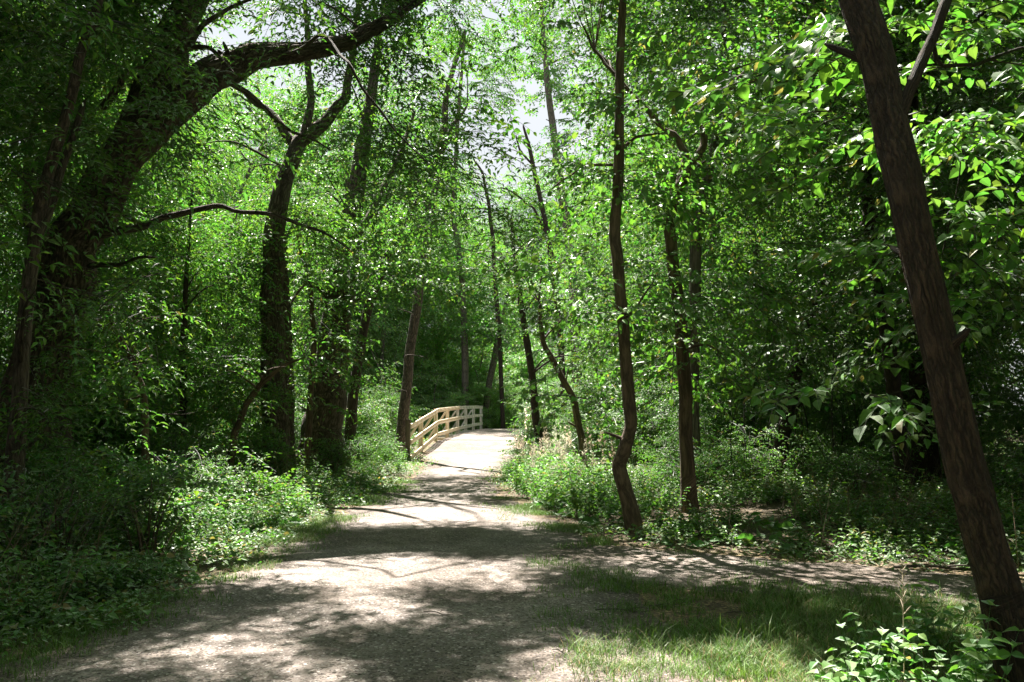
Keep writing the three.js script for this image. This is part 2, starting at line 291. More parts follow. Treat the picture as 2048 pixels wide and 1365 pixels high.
function sprayBroad(len = 0.8, size = 0.085, n = 9, shape = 'ovate', subs = 5) {  // oval leaves set alternately on forked twigs
  const s = new Spray(), main = droopLine(V(0, 0, 0), V(1, rr(0, 0.2), 0).normalize(), len, rr(0.1, 0.3));
  s.twig(main, 0.007);
  const lines = [[main, n]];
  for (let k = 0; k < subs; k++) { const t = rr(0.15, 0.8), side = k % 2 ? 1 : -1, l = len * rr(0.35, 0.65) * (1.1 - t * 0.5), d = V(rr(0.5, 0.9), rr(-0.25, 0.3), side * rr(0.5, 1)).normalize(), pts = droopLine(along3(main, t), d, l, rr(0.1, 0.4)); s.twig(pts, 0.004); lines.push([pts, Math.round(n * 0.6)]); }
  for (const [pts, c] of lines) for (let k = 0; k < c; k++) {
    const t = (k + 0.6) / c, p = along3(pts, t), d = along3(pts, Math.min(1, t + 0.1)).sub(along3(pts, Math.max(0, t - 0.1))).normalize(), side = (k % 2 ? 1 : -1), z = V(0, 1, 0).cross(d).normalize();
    const dir = d.clone().multiplyScalar(k === c - 1 ? 1 : 0.55).addScaledVector(z, k === c - 1 ? 0 : side * rr(0.7, 1.1)).add(V(0, rr(-0.5, 0.15), 0)), l = size * rr(0.55, 1.35);
    s.leaf(p, dir, lean(0.38), l, l * rr(0.58, 0.72), shape);
  }
  return s;
}
function sprayPinnate(len = 0.75, size = 0.075, nl = 7, shape = 'lance') {  // compound leaves with paired leaflets
  const s = new Spray(), main = droopLine(V(0, 0, 0), V(1, rr(0, 0.25), 0).normalize(), len, rr(0.15, 0.4));
  s.twig(main, 0.007);
  for (let k = 0; k < nl; k++) {
    const t = 0.2 + 0.8 * k / (nl - 1), p = along3(main, t), side = k % 2 ? 1 : -1, end = k === nl - 1;
    const d = V(end ? 1 : rr(0.35, 0.7), rr(-0.2, 0.35), end ? 0 : side * rr(0.7, 1)).normalize(), l = size * rr(3, 4.2), st = droopLine(p, d, l, rr(0.5, 1.1), 3); s.twig(st, 0.0025);
    const up = lean(0.3), z = V(0, 1, 0).cross(d).normalize();
    for (let q = 0; q < 3; q++) for (const sd of [-1, 1]) { const pp = along3(st, 0.35 + q * 0.26), dd = d.clone().multiplyScalar(0.6).addScaledVector(z, sd * 0.9).add(V(0, rr(-0.55, 0.05), 0)), L = size * rr(0.8, 1.15); s.leaf(pp, dd, up.clone().add(V(gauss() * 0.2, 0, gauss() * 0.2)).normalize(), L, L * 0.4, shape); }
    s.leaf(st[st.length - 1], d.clone().add(V(0, -0.45, 0)), up, size * 1.1, size * 0.46, shape);
  }
  return s;
}
function sprayWillow(len = 0.85, size = 0.12) {  // hanging withes with narrow leaves
  const s = new Spray();
  const main = droopLine(V(0, 0, 0), V(0.8, 0.1, 0).normalize(), len * 0.6, 0.5); s.twig(main, 0.007);
  for (let k = 0; k < 6; k++) {
    const p = along3(main, 0.15 + 0.17 * k), d = V(rr(0.1, 0.7), -0.35, gauss() * 0.55).normalize(), pts = droopLine(p, d, len * rr(0.45, 0.8), rr(0.5, 0.9)); s.twig(pts, 0.003);
    for (let q = 0; q < 11; q++) { const t = 0.1 + q * 0.09, pp = along3(pts, Math.min(1, t)), l = size * rr(0.7, 1.2), a = rnd() * 6.28; s.leaf(pp, V(Math.cos(a) * 0.7 + 0.15, rr(-1.1, -0.25), Math.sin(a) * 0.7), V(Math.cos(a + 0.4) * 0.6, 0.8, Math.sin(a + 0.4) * 0.6).add(V(gauss() * 0.3, 0, gauss() * 0.3)).normalize(), l, l * 0.32, 'lance'); }
  }
  return s;
}
function herb(h = 0.5, size = 0.075, pairs = 6, stems = 3, shape = 'ovate', b = 1) {
  const s = new Spray();
  for (let k = 0; k < stems; k++) {
    const base = V(gauss() * 0.06, 0, gauss() * 0.06), d = V(gauss() * 0.22, 1, gauss() * 0.22).normalize(), hh = h * rr(0.6, 1.1), pts = droopLine(base, d, hh, 0.02); s.twig(pts, 0.004);
    let a = rnd() * 6.28;
    for (let q = 0; q < pairs; q++) { const t = 0.25 + 0.75 * q / (pairs - 1), p = along3(pts, t), l = size * rr(0.7, 1.2) * (1.15 - 0.5 * Math.abs(t - 0.55)); a += 1.57 + gauss() * 0.2; for (const o of [0, 3.14]) s.leaf(p, V(Math.cos(a + o), rr(-0.35, 0.3), Math.sin(a + o)), lean(0.3), l, l * rr(0.5, 0.68), shape, leafGreen(b)); }
  }
  return s;
}
function creeper(r = 0.35, size = 0.05, n = 34) { const s = new Spray(); for (let k = 0; k < n; k++) { const a = rnd() * 6.28, q = r * Math.sqrt(rnd()), l = size * rr(0.6, 1.3), b = rnd() * 6.28; s.leaf(V(Math.cos(a) * q, rr(0.02, 0.13), Math.sin(a) * q), V(Math.cos(b), rr(-0.25, 0.15), Math.sin(b)), lean(0.35), l, l * rr(0.6, 0.9), 'ovate'); } return s; }
function grassTuft(h, n, spread) {
  const b = { p: [], c: [], i: [] };
  for (let k = 0; k < n; k++) {
    const a = rnd() * 6.28, r = spread * Math.sqrt(rnd()), x = Math.cos(a) * r, z = Math.sin(a) * r, t = rnd() * 6.28, dx = Math.cos(t), dz = Math.sin(t), l = h * rr(0.5, 1.15), w = rr(0.0016, 0.0032), bend = rr(0.15, 1.0) * l, o = b.p.length / 3, g = rr(0.75, 1.25), dry = rnd() < 0.12;
    const col = dry ? [0.3 * g, 0.25 * g, 0.12 * g] : [0.1 * g, 0.2 * g, 0.025 * g];
    for (let j = 0; j < 3; j++) { const q = j / 3, e = w * (1 - q * 0.5); b.p.push(x + dx * bend * q * q - dz * e, l * q * (1 - 0.15 * q), z + dz * bend * q * q + dx * e, x + dx * bend * q * q + dz * e, l * q * (1 - 0.15 * q), z + dz * bend * q * q - dx * e); b.c.push(...col, ...col); }
    b.p.push(x + dx * bend, l * 0.82, z + dz * bend); b.c.push(...col);
    b.i.push(o, o + 1, o + 2, o + 1, o + 3, o + 2, o + 2, o + 3, o + 4, o + 3, o + 5, o + 4, o + 4, o + 5, o + 6);
  }
  return geoOf(b);
}
reseed(4242);
const SPRAYS = {
  broad: [0, 1, 2, 3].map(() => sprayBroad()), ash: [0, 1, 2, 3].map(() => sprayPinnate()), willow: [0, 1, 2].map(() => sprayWillow()),
  slender: [0, 1, 2].map(() => sprayPinnate(0.85, 0.1, 8)), big: [0, 1].map(() => sprayBroad(0.75, 0.1, 9, 'ovate', 5)), farBroad: [0, 1].map(() => sprayBroad(0.85, 0.11, 10, 'kite', 6)), farAsh: [0, 1].map(() => sprayPinnate(0.8, 0.1, 8, 'kite')),
};
const sprayGeo = {}; for (const k in SPRAYS) sprayGeo[k] = SPRAYS[k].map((s) => s.geometry());

// ------------------------------------------------------------------ crowns
const Q = (yaw, pitch, roll) => new THREE.Quaternion().setFromEuler(new THREE.Euler(roll, yaw, pitch, 'YZX'));
const inCorridor = (p) => { const d = -p.z; if (d > 58 || d < 0) return false; const c = mid(Math.min(d, 58)), w = 1.6 + 0.0 * d; return Math.abs(p.x - c) < w && p.y < 3.2 + rise(d); };
// scatter sprays through an ellipsoid in clumps; returns placements {p, q, s, t}
function scatter(list, c, r, n, { clump = 0, size = 1, droop = 0.15, sun = true, tint = 1, shell = 0.5, centres } = {}) {
  const K = clump || Math.max(3, Math.round(n / 14)), spread = 0.42 * Math.cbrt(r.x * r.y * r.z / K) + 0.25;
  for (let k = 0; k < K; k++) {
    let u; do u = V(rr(-1, 1), rr(-1, 1), rr(-1, 1)); while (u.lengthSq() > 1);
    u.normalize().multiplyScalar(Math.pow(rnd(), 1 / 3) * (1 - shell) + shell * rr(0.75, 1));
    const q = c.clone().add(V(u.x * r.x, u.y * r.y, u.z * r.z)), tone = tint * rr(0.82, 1.18);
    centres?.push(q);
    for (let j = 0; j < n / K; j++) {
      const o = V(gauss() * spread, gauss() * spread * 0.6, gauss() * spread), p = q.clone().add(o);
      if (p.y < 0.25 + height(p.x, p.z) || inCorridor(p)) continue;
      const s = size * rr(0.75, 1.3);
      const yaw = Math.atan2(-(o.z + u.z * spread), o.x + u.x * spread) + gauss() * 0.6;
      if (sun && p.y > 1.8 && p.z > -58) { const [gx, gd] = sunSpot(V(p.x + Math.cos(yaw) * 0.4 * s, p.y, p.z - Math.sin(yaw) * 0.4 * s)); if (open(gx, gd) > 0.42 || inBeam(p)) continue; }
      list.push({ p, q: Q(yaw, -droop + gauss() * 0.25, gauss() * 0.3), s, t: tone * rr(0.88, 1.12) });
    }
  }
  return list;
}
const DENS = 1.75, HIGH = 4;
const tmpC = new THREE.Color();
function crown(list, geo, parent, origin, mat = M.leaf, name = 'crown') {
  if (!list.length) return;
  const m = new THREE.InstancedMesh(geo, mat, list.length), x = new THREE.Matrix4();
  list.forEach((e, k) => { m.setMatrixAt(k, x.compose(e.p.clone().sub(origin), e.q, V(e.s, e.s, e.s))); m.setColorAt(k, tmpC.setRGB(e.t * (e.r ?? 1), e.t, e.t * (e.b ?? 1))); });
  m.name = name; m.userData.kind = 'stuff'; m.castShadow = m.receiveShadow = true; parent.add(m); return m;
}
// leaves that can be told apart: one mesh each
const singleLeaf = {}; for (const k of ['ovate', 'lance']) singleLeaf[k] = geoOf({ p: LEAF[k].p, i: LEAF[k].i });
const leafTints = [0, 1, 2, 3, 4].map((k) => { reseed(900 + k); return new THREE.MeshPhysicalMaterial({ color: new THREE.Color().setRGB(...leafGreen(1.05)), side: THREE.DoubleSide, roughness: 0.92, transmission: 0.6, thickness: 0, ior: 1.4, clearcoat: 0.45, clearcoatRoughness: 0.32 }); });
const twigMat = new THREE.MeshStandardMaterial({ color: new THREE.Color().setRGB(0.06, 0.048, 0.034), roughness: 0.9 });
function expand(spray, place, parent, origin, budget) {
  const base = new THREE.Matrix4().compose(place.p.clone().sub(origin), place.q, V(place.s, place.s, place.s));
  const tw = new Spray(); tw.twigs = spray.twigs; const tg = tw.geometry(); tg.deleteAttribute('color'); tg.applyMatrix4(base);
  const tw0 = part('twig', tg, twigMat, parent);
  for (const l of spray.leaves) { if (budget.n-- <= 0) break; const m = part('leaf', singleLeaf[l.shape], leafTints[(rnd() * 5) | 0], tw0); base.clone().multiply(l.m).decompose(m.position, m.quaternion, m.scale); }
}
// a tree from traced stems. stems: [[px, py, d, width px], ...]; first stem is the trunk
function tree(o) {
  reseed(o.seed);
  const toPts = (s) => s.map(([x, y, d, w]) => ({ p: at(x, y, d), r: w / 2 / F * d }));
  const trunk = toPts(o.trunk), f = trunk[0], gy = height(f.p.x, f.p.z);
  if (f.p.y > gy + 0.05) { const dir = trunk[1].p.clone().sub(f.p), k = (f.p.y - gy + 0.1) / Math.max(0.3, dir.y); trunk.unshift({ p: V(f.p.x - dir.x * k * 0.5, gy - 0.12, f.p.z - dir.z * k * 0.5), r: f.r * 1.12 }); }
  const kinked = [];
  trunk.forEach((q, k) => { kinked.push(q); const e = trunk[k + 1]; if (e && k > 0 && k < trunk.length - 2) kinked.push({ p: q.p.clone().lerp(e.p, rr(0.35, 0.65)).add(V(gauss(), gauss() * 0.3, gauss()).multiplyScalar(q.r * (o.kink ?? 0.13))), r: (q.r + e.r) / 2 * rr(0.96, 1.06) }); });
  trunk.splice(0, trunk.length, ...kinked);
  const origin = V(trunk[0].p.x, gy, trunk[0].p.z);
  const t = thing(o.name, o.label, 'tree', origin, o.group);
  const big = Math.max(...trunk.map((q) => q.r)), mat = o.bark ?? M.barkSmooth;
  const samples = [];
  const add = (name, pts, opt) => { const s = sweep(pts, { origin, sd: o.seed % 97, ...opt }); part(name, s.g, mat, t); for (let k = 0; k <= 12; k++) samples.push([s.curve.getPoint(k / 12), s.radius(k / 12), k / 12]); return s; };
  add('trunk', trunk, { seg: o.seg ?? (big > 0.2 ? 28 : 12), step: big > 0.2 ? 0.1 : 0.16, furrow: o.furrow ?? 0, flare: o.flare ?? 0.35, lump: o.lump ?? 0.09 });
  for (const s of o.stems ?? []) { const pts0 = toPts(s), pts = []; pts0.forEach((q, k) => { pts.push(q); const e = pts0[k + 1]; if (e) { const l = q.p.distanceTo(e.p); pts.push({ p: q.p.clone().lerp(e.p, rr(0.3, 0.7)).add(V(gauss(), gauss(), gauss()).multiplyScalar(Math.min(0.06, l * 0.045))), r: (q.r + e.r) / 2 * rr(0.9, 1.05) }); } }); add(pts[0].r > 0.06 ? 'limb' : 'branch', pts, { seg: pts[0].r > 0.12 ? 20 : 8, step: 0.14, furrow: pts[0].r > 0.15 ? (o.furrow ?? 0) * 0.7 : 0 }); }
  for (let k = 0; k < (o.stubs ?? 3); k++) {  // broken-off twigs and knots
    const s0 = samples[2 + ((rnd() * 8) | 0)], a = rnd() * 6.28, out = V(Math.cos(a), rr(0.2, 0.9), Math.sin(a)), r = Math.min(0.03, s0[1] * rr(0.25, 0.4));
    part('stub', sweep([{ p: s0[0].clone().addScaledVector(out, s0[1] * 0.4), r: r * 1.5 }, { p: s0[0].clone().addScaledVector(out, s0[1] * 1.15), r }, { p: s0[0].clone().addScaledVector(out, s0[1] * 1.2 + rr(0.04, 0.22)), r: r * 0.6 }], { seg: 7, step: 0.04, origin, lump: 0.2, sd: k }).g, mat, t);
  }
  const centres = [], list = [];
  for (const [x, y, d, rx, ry, rz, n, opt] of o.blobs ?? []) scatter(list, at(x, y, d), V(rx, ry, rz), n * (o.dens ?? DENS), { size: (o.size ?? 1) * 1.18, tint: o.tint ?? 1, ...opt, centres });
  for (const [x, y, d, rx, ry, rz, n, opt] of o.high ?? []) scatter(list, V(x, y + 1.1 + Math.max(0, d - 14) * 0.12, -d), V(rx, ry, rz), n * HIGH, { size: (o.size ?? 1) * 1.15, tint: o.tint ?? 1, ...opt, centres });  // crown above the frame, added to cast shade, in metres
  // boughs from the stems out to the clumps
  const want = o.boughs ?? 10;
  for (let k = 0; k < Math.min(want, centres.length); k++) {
    const c = centres[Math.floor(k * centres.length / want) % centres.length];
    let best = null, bd = 1e9; for (const s of samples) { const q = s[0].distanceTo(c) + Math.max(0, s[0].y - c.y + 0.4) * 1.2; if (s[2] > 0.15 && q < bd) { bd = q; best = s; } }
    if (!best || bd < 0.3 || bd > 9) continue;
    const a = best[0], m = a.clone().lerp(c, 0.5).add(V(gauss() * 0.08 * bd, 0.12 * bd, gauss() * 0.08 * bd)), r = Math.min(best[1] * 0.55, 0.012 + bd * 0.011, o.boughR ?? 1);
    const s = sweep([{ p: a, r }, { p: m, r: r * 0.65 }, { p: c, r: 0.006 }], { seg: 6, step: 0.22, origin, lump: 0.15, sd: k }); part('branch', s.g, mat, t);
  }
  const kind = o.leaf ?? 'broad', vi = o.seed % SPRAYS[kind].length;
  if (o.singles) {
    const seen = (e) => { const d = -e.p.z; if (d < 1) return 1e9; const x = e.p.x / d * F, y = (e.p.y - EYE) / d * F; return Math.abs(x) > 1000 || y > 820 ? 1e9 : d; };
    const order = list.map((e) => [seen(e), e]).sort((a, b) => a[0] - b[0]), budget = { n: o.singles }, used = new Set();
    for (const [, e] of order) { if (budget.n <= 0) break; expand(SPRAYS[kind][vi], e, t, origin, budget); used.add(e); }
    crown(list.filter((e) => !used.has(e)), sprayGeo[kind][vi], t, origin);
  } else crown(list, sprayGeo[kind][vi], t, origin);
  return t;
}

// ------------------------------------------------------------------ the bridge
{
  const wood = (lo, hi, s) => { reseed(s); const t = dataTex(256, 256, (x, y) => { const g = tile(x, y, 3, 22, (u, v) => fbm(u, v + fbm(u * 0.7, v * 0.2, 2) * 2, 4)), k = clamp(g * 1.5 - 0.25), m = 0.93 + 0.14 * hash2(x * 256, y * 256); return [0, 1, 2].map((i) => (lo[i] + (hi[i] - lo[i]) * k) * m); }, true); return new THREE.MeshStandardMaterial({ map: t, bumpMap: t, bumpScale: 0.002, roughness: 0.8 }); };
  const fresh = wood(hex(0xb79f7a), hex(0xf6ecd8), 5), grey = wood(hex(0x9d9686), hex(0xe6e1d6), 6), old = wood(hex(0x3a3027), hex(0x6b5c4c), 7);
  const L = [[-3.46, 29.2, -0.03], [-3.4, 32.8, 0.22], [-3.3, 38, 0.55], [-3.05, 41.4, 0.64], [-2.79, 45, 0.71], [-2.545, 48.3, 0.76], [-2.28, 51.9, 0.8], [-1.98, 56, 0.83]];
  const R = L.map(([x, d, b], i) => [x + (i < 2 ? 3.95 + (2 - i) * 0.12 : 3.95), d, b]);
  const origin = V(-1.2, 0.45, -38.4), t = thing('footbridge', 'wooden footbridge with pale three-rail timber railings at the end of the path', 'bridge', origin);
  function beam(name, a, b, w, h, mat, parent = t, up = V(0, 1, 0)) {
    const d = b.clone().sub(a), len = d.length(), c = 0.008, sh = new THREE.Shape([[-w / 2 + c, -h / 2], [w / 2 - c, -h / 2], [w / 2, -h / 2 + c], [w / 2, h / 2 - c], [w / 2 - c, h / 2], [-w / 2 + c, h / 2], [-w / 2, h / 2 - c], [-w / 2, -h / 2 + c]].map((q) => new THREE.Vector2(...q)));
    const g = new THREE.ExtrudeGeometry(sh, { depth: len, bevelEnabled: false }), P = g.attributes.position, U = g.attributes.uv, off = rnd() * 5;
    for (let k = 0; k < P.count; k++) U.setXY(k, P.getZ(k) / 1.2 + off, (P.getX(k) + P.getY(k)) / 0.6 + off);
    const z = d.normalize(), x = V(0, 0, 0).crossVectors(up, z).normalize(), y = V(0, 0, 0).crossVectors(z, x);
    const m = part(name, g, mat, parent); m.applyMatrix4(new THREE.Matrix4().makeBasis(x, y, z).setPosition(a.clone().sub(parent === t ? origin : V(0, 0, 0)))); return m;
  }
  reseed(31);
  for (const [line, side] of [[L, 1], [R, -1]]) {
    line.forEach(([x, d, b], i) => {
      if (i === 0 && side < 0) return;
      const m = i === 0 ? old : i < 4 ? fresh : grey, g = Math.min(b - 0.12, height(x, -d) - 0.15);
      beam('post', V(x, i > 1 ? b - 0.45 : g, -d), V(x, b + (i === 0 ? 1.46 : 1.3), -d), 0.15, 0.15, m, t, V(0.0733, 0, -1));
      if (i > 0 && i < 7) beam('brace', V(x - side * 0.095, b + 1.05, -d), V(x - side * 0.85, b - 0.14, -d), 0.09, 0.09, m, t, V(0, 0, 1));
      if (i > 1 && i < 7) beam('outrigger', V(x + side * 0.3, b - 0.21, -d), V(x - side * 0.95, b - 0.21, -d), 0.1, 0.14, m, t);
    });
    for (const [a, z] of [[0, 2], [2, 4], [4, 6], [6, 7]]) for (const h of [1.22, 0.7, 0.18]) {
      const k = side < 0 && a === 0 ? 1 : a, [x0, d0, b0] = line[k], [x1, d1, b1] = line[z], o = side * 0.1, e = (d1 - d0) * 0.0006;
      if (z === 6 && 0) continue;
      beam('rail', V(x0 + o, b0 + h, -d0 - e), V(x1 + o, b1 + h, -d1 + e), 0.045, 0.17, z < 5 ? fresh : grey, t).rotateZ(rr(-0.02, 0.02));
    }
  }
  // deck of cross planks, a joint at the near end
  const deckMat = new THREE.MeshStandardMaterial({ map: gravelMap, bumpMap: gravelBump, bumpScale: 0.003, roughness: 0.9, color: new THREE.Color(1.25, 1.22, 1.2) });
  const deckMats = [1, 0.88, 0.8, 0.94].map((k) => { const m = deckMat.clone(); m.color.multiplyScalar(k * 0.85); return m; });
  for (let d = 38.75; d < 57.4; d += 0.3) { const x = -1.325 + (d - 38) * 0.0733; const g = new THREE.BoxGeometry(3.55, 0.07, 0.292); const p = part('deck_plank', g, deckMats[(rnd() * 4) | 0], t); p.position.set(x, rise(d) + 0.0 + rr(-0.002, 0.002), -d).sub(origin); p.rotation.set(Math.atan2(rise(d + 0.15) - rise(d - 0.15), 0.3), -0.0733, 0); }
  for (const s of [-1.45, 0, 1.45]) beam('girder', V(-1.325 + s, rise(38.9) - 0.25, -38.9), V(0.04 + s, rise(57.3) - 0.25, -57.3), 0.2, 0.36, old, t);
  for (const d of [38.35, 57.75]) { const g = new THREE.BoxGeometry(4.6, 1.7, 0.4); const p = part('abutment', g, new THREE.MeshStandardMaterial({ color: new THREE.Color(0.3, 0.29, 0.27), roughness: 0.95 }), t); p.position.set(-1.3 + (d - 38) * 0.0733, rise(d) - 0.88, -d).sub(origin); }
  // low guard fence beside the near end
  const f = thing('guard_rail', 'short dark log guard rail in the bushes left of the bridge', 'fence', V(-5.2, height(-5.2, -29), -29));
  const gb = (n, a, b, w, m) => { const q = beam(n, a.sub(f.position), b.sub(f.position), w, w, m, f); return q; };
  gb('post', V(-4.9, -0.1, -29.3), V(-4.9, 0.95, -29.3), 0.13, old); gb('rail', V(-4.9, 0.52, -29.2), V(-3.6, 0.5, -29.0), 0.08, grey); gb('post', V(-3.68, -0.1, -29.1), V(-3.68, 0.8, -29.1), 0.12, old);
}

// ------------------------------------------------------------------ traced trees, near to far
tree({ name: 'leaning_tree', seed: 11, label: 'thick brown trunk leaning left close to the camera at the right edge', bark: M.barkBrown, furrow: 0.018, seg: 72, lump: 0.03, flare: 0.2, leaf: 'big', singles: 300, size: 0.95, boughs: 12, boughR: 0.009, kink: 0.03,
  trunk: [[2062, 1440, 5.0, 92], [2030, 1300, 5.0, 86], [2000, 1180, 5.02, 82], [1955, 1020, 5.05, 79], [1910, 840, 5.1, 75], [1868, 640, 5.15, 72], [1826, 450, 5.2, 69], [1790, 290, 5.3, 74], [1757, 130, 5.4, 71], [1715, 0, 5.5, 74], [1660, -170, 5.7, 62], [1560, -450, 6, 46]],
  stems: [[[1785, 262, 5.3, 36], [1812, 200, 5.3, 26], [1845, 120, 5.35, 24], [1890, 10, 5.4, 24], [1920, -90, 5.5, 16]], [[1862, 80, 5.35, 10], [1880, 130, 5.6, 9], [1945, 132, 5.9, 8], [2048, 95, 6.2, 6], [2150, 70, 6.4, 4]]],
  blobs: [[1900, 60, 7, 0.9, 0.45, 0.8, 26], [1950, 180, 6.6, 0.6, 0.4, 0.5, 16], [1640, 60, 7.5, 0.7, 0.4, 0.7, 18], [1990, 380, 7.5, 0.5, 0.5, 0.5, 12], [1700, 330, 8.5, 0.8, 0.5, 0.7, 20], [1880, 560, 9, 0.7, 0.6, 0.8, 16], [1740, 770, 8.2, 0.45, 0.12, 0.3, 5, { clump: 2 }]],
  high: [[4.4, 6.4, 8, 2, 1.1, 2, 70], [2.6, 7.6, 9.5, 2.4, 1.0, 2.2, 80]] });
tree({ name: 'old_willow', seed: 23, label: 'massive furrowed willow at the left with a thick limb arching over the path', bark: M.barkDeep, furrow: 0.05, seg: 64, lump: 0.12, flare: 0.5, leaf: 'slender', singles: 300, size: 0.9, boughs: 22, dens: 1.6, tint: 0.82,  // tint below one: shade of the near left side put into the leaf colour
  trunk: [[40, 1010, 14.5, 150], [62, 880, 14.5, 130], [92, 720, 14.4, 118], [135, 560, 14.2, 104], [180, 440, 14, 92], [240, 320, 13.8, 84], [330, 225, 13.6, 78], [420, 150, 13.5, 72], [500, 115, 13.9, 58], [600, 104, 14.6, 42], [700, 82, 15.4, 36], [780, 40, 16.2, 26], [850, -10, 17, 20], [980, -120, 18.5, 10]],
  stems: [[[255, 300, 13.8, 80], [300, 190, 14, 78], [345, 80, 14.2, 74], [390, -20, 14.5, 66], [430, -200, 15, 40]], [[195, 470, 13.9, 22], [290, 452, 13.5, 15], [360, 428, 13.2, 13], [440, 412, 13.1, 11], [540, 428, 13, 9], [640, 462, 12.8, 6], [700, 500, 12.6, 3]],
    [[180, 532, 14, 14], [240, 530, 13.6, 9], [310, 515, 13.2, 5]], [[205, 215, 13.6, 16], [250, 150, 13.2, 14], [320, 98, 13, 14], [390, 94, 12.8, 12], [425, 100, 12.6, 9], [470, 150, 12.5, 5]], [[380, 92, 12.9, 14], [405, 50, 13, 11], [460, 15, 13, 8], [540, -20, 13, 5]],
    [[560, 112, 14.2, 10], [640, 70, 14, 7], [700, 130, 12.8, 6], [760, 220, 12.8, 5], [860, 330, 13, 3]], [[440, 150, 13.5, 16], [500, 190, 13.7, 12], [580, 262, 14, 7], [660, 300, 14, 3]]],
  blobs: [[230, 90, 15, 2, 1.1, 1.2, 60], [560, 30, 15.5, 2, 0.8, 1.2, 50], [560, 60, 12, 1.3, 0.35, 0.8, 20], [760, 130, 14, 1.2, 0.9, 1, 34], [330, 300, 12, 1.1, 0.7, 0.8, 30], [60, 330, 12, 0.5, 0.8, 0.6, 16], [40, 120, 11, 0.9, 1.1, 1, 30], [50, 700, 12, 0.5, 0.9, 0.5, 14], [840, 280, 14, 0.7, 1.0, 0.7, 18], [890, 440, 14.5, 0.35, 0.8, 0.4, 9], [600, 330, 15, 1.1, 0.7, 0.9, 18], [450, 470, 13.2, 1, 0.3, 0.6, 9], [950, 20, 17.5, 1.3, 0.7, 0.9, 22, { sun: false }], [500, 10, 17, 1.5, 0.7, 1, 26, { sun: false }]],
  high: [[-2.6, 8.6, 11.2, 2.4, 1, 2.2, 80], [-4.5, 9.5, 14, 3.6, 1.5, 3.4, 170], [-1.2, 9.8, 15, 2.6, 1.3, 3, 110], [-7, 7.5, 13, 2.4, 1.6, 2.6, 90], [-7.5, 10.5, 16.5, 3.6, 1.3, 3.2, 130], [-9, 9, 12.5, 3, 1.3, 2.6, 90], [-6.5, 11, 20, 3.2, 1.2, 2.6, 90]] });
tree({ name: 'dark_stem_tree', seed: 37, label: 'slim dark double-curved stem crossing in front of the old willow', bark: M.barkDeep, leaf: 'ash', size: 0.85, singles: 250, boughs: 10, tint: 0.8,  // leaves tinted down to stand in for shade here
  trunk: [[25, 1000, 10.5, 36], [38, 800, 10.5, 30], [58, 560, 10.5, 27], [90, 370, 10.4, 24], [135, 220, 10.3, 22], [160, 110, 10.2, 20], [195, 10, 10.1, 17], [240, -160, 10, 10]],
  stems: [[[75, 470, 10.4, 20], [112, 370, 10.6, 18], [140, 290, 10.8, 15], [170, 200, 11, 12]]],
  blobs: [[20, 260, 9.8, 0.5, 0.6, 0.5, 12], [170, 60, 9.6, 0.8, 0.5, 0.6, 22], [20, 620, 9, 0.4, 0.5, 0.5, 12], [60, 860, 9.5, 0.35, 0.35, 0.4, 8]], high: [[-5.4, 8, 9.5, 2.2, 1.2, 2.2, 70]] });
tree({ name: 'wavy_tree', seed: 41, label: 'thin wavy brown trunk bent low beside the right edge of the path', bark: M.barkSmooth, flare: 0.3, leaf: 'broad', singles: 250, boughs: 14,
  trunk: [[1272, 1068, 12, 34], [1256, 1000, 12, 31], [1238, 930, 12, 30], [1252, 890, 12, 27], [1262, 850, 12, 26], [1254, 750, 12, 25], [1246, 640, 12, 24], [1236, 520, 12, 24], [1234, 400, 12, 22], [1239, 260, 12, 20], [1240, 130, 12, 18], [1246, 0, 12, 15], [1250, -200, 12, 9]],
  stems: [[[1236, 330, 12, 7], [1190, 330, 12.2, 6], [1150, 345, 12.4, 5], [1100, 380, 12.8, 3]], [[1240, 160, 12, 8], [1212, 130, 12.2, 7], [1185, 95, 12.4, 6], [1160, 40, 12.6, 4]], [[1238, 300, 12, 8], [1270, 275, 12, 7], [1330, 265, 11.8, 4]], [[1246, 640, 12, 6], [1275, 612, 11.8, 5], [1310, 560, 11.6, 3]]],
  blobs: [[1140, 130, 13.5, 1.2, 0.9, 1, 44], [1330, 120, 12.5, 1.1, 0.8, 0.9, 40], [1180, 330, 12.8, 0.8, 0.5, 0.6, 18], [1310, 330, 12, 0.6, 0.5, 0.6, 15], [1190, 560, 12.5, 0.5, 0.4, 0.4, 9], [1300, 600, 12, 0.5, 0.4, 0.5, 11], [1210, 740, 12.2, 0.3, 0.3, 0.3, 5]],
  high: [[1.3, 8.8, 15, 2.6, 0.9, 1.8, 80], [0.2, 8.4, 11, 2.2, 0.9, 1.8, 70], [0.6, 9, 13, 2.8, 1.4, 2.8, 130], [1.8, 8.2, 10.5, 2.2, 1, 2, 70], [-0.5, 11, 17, 3, 1.3, 3, 120]] });
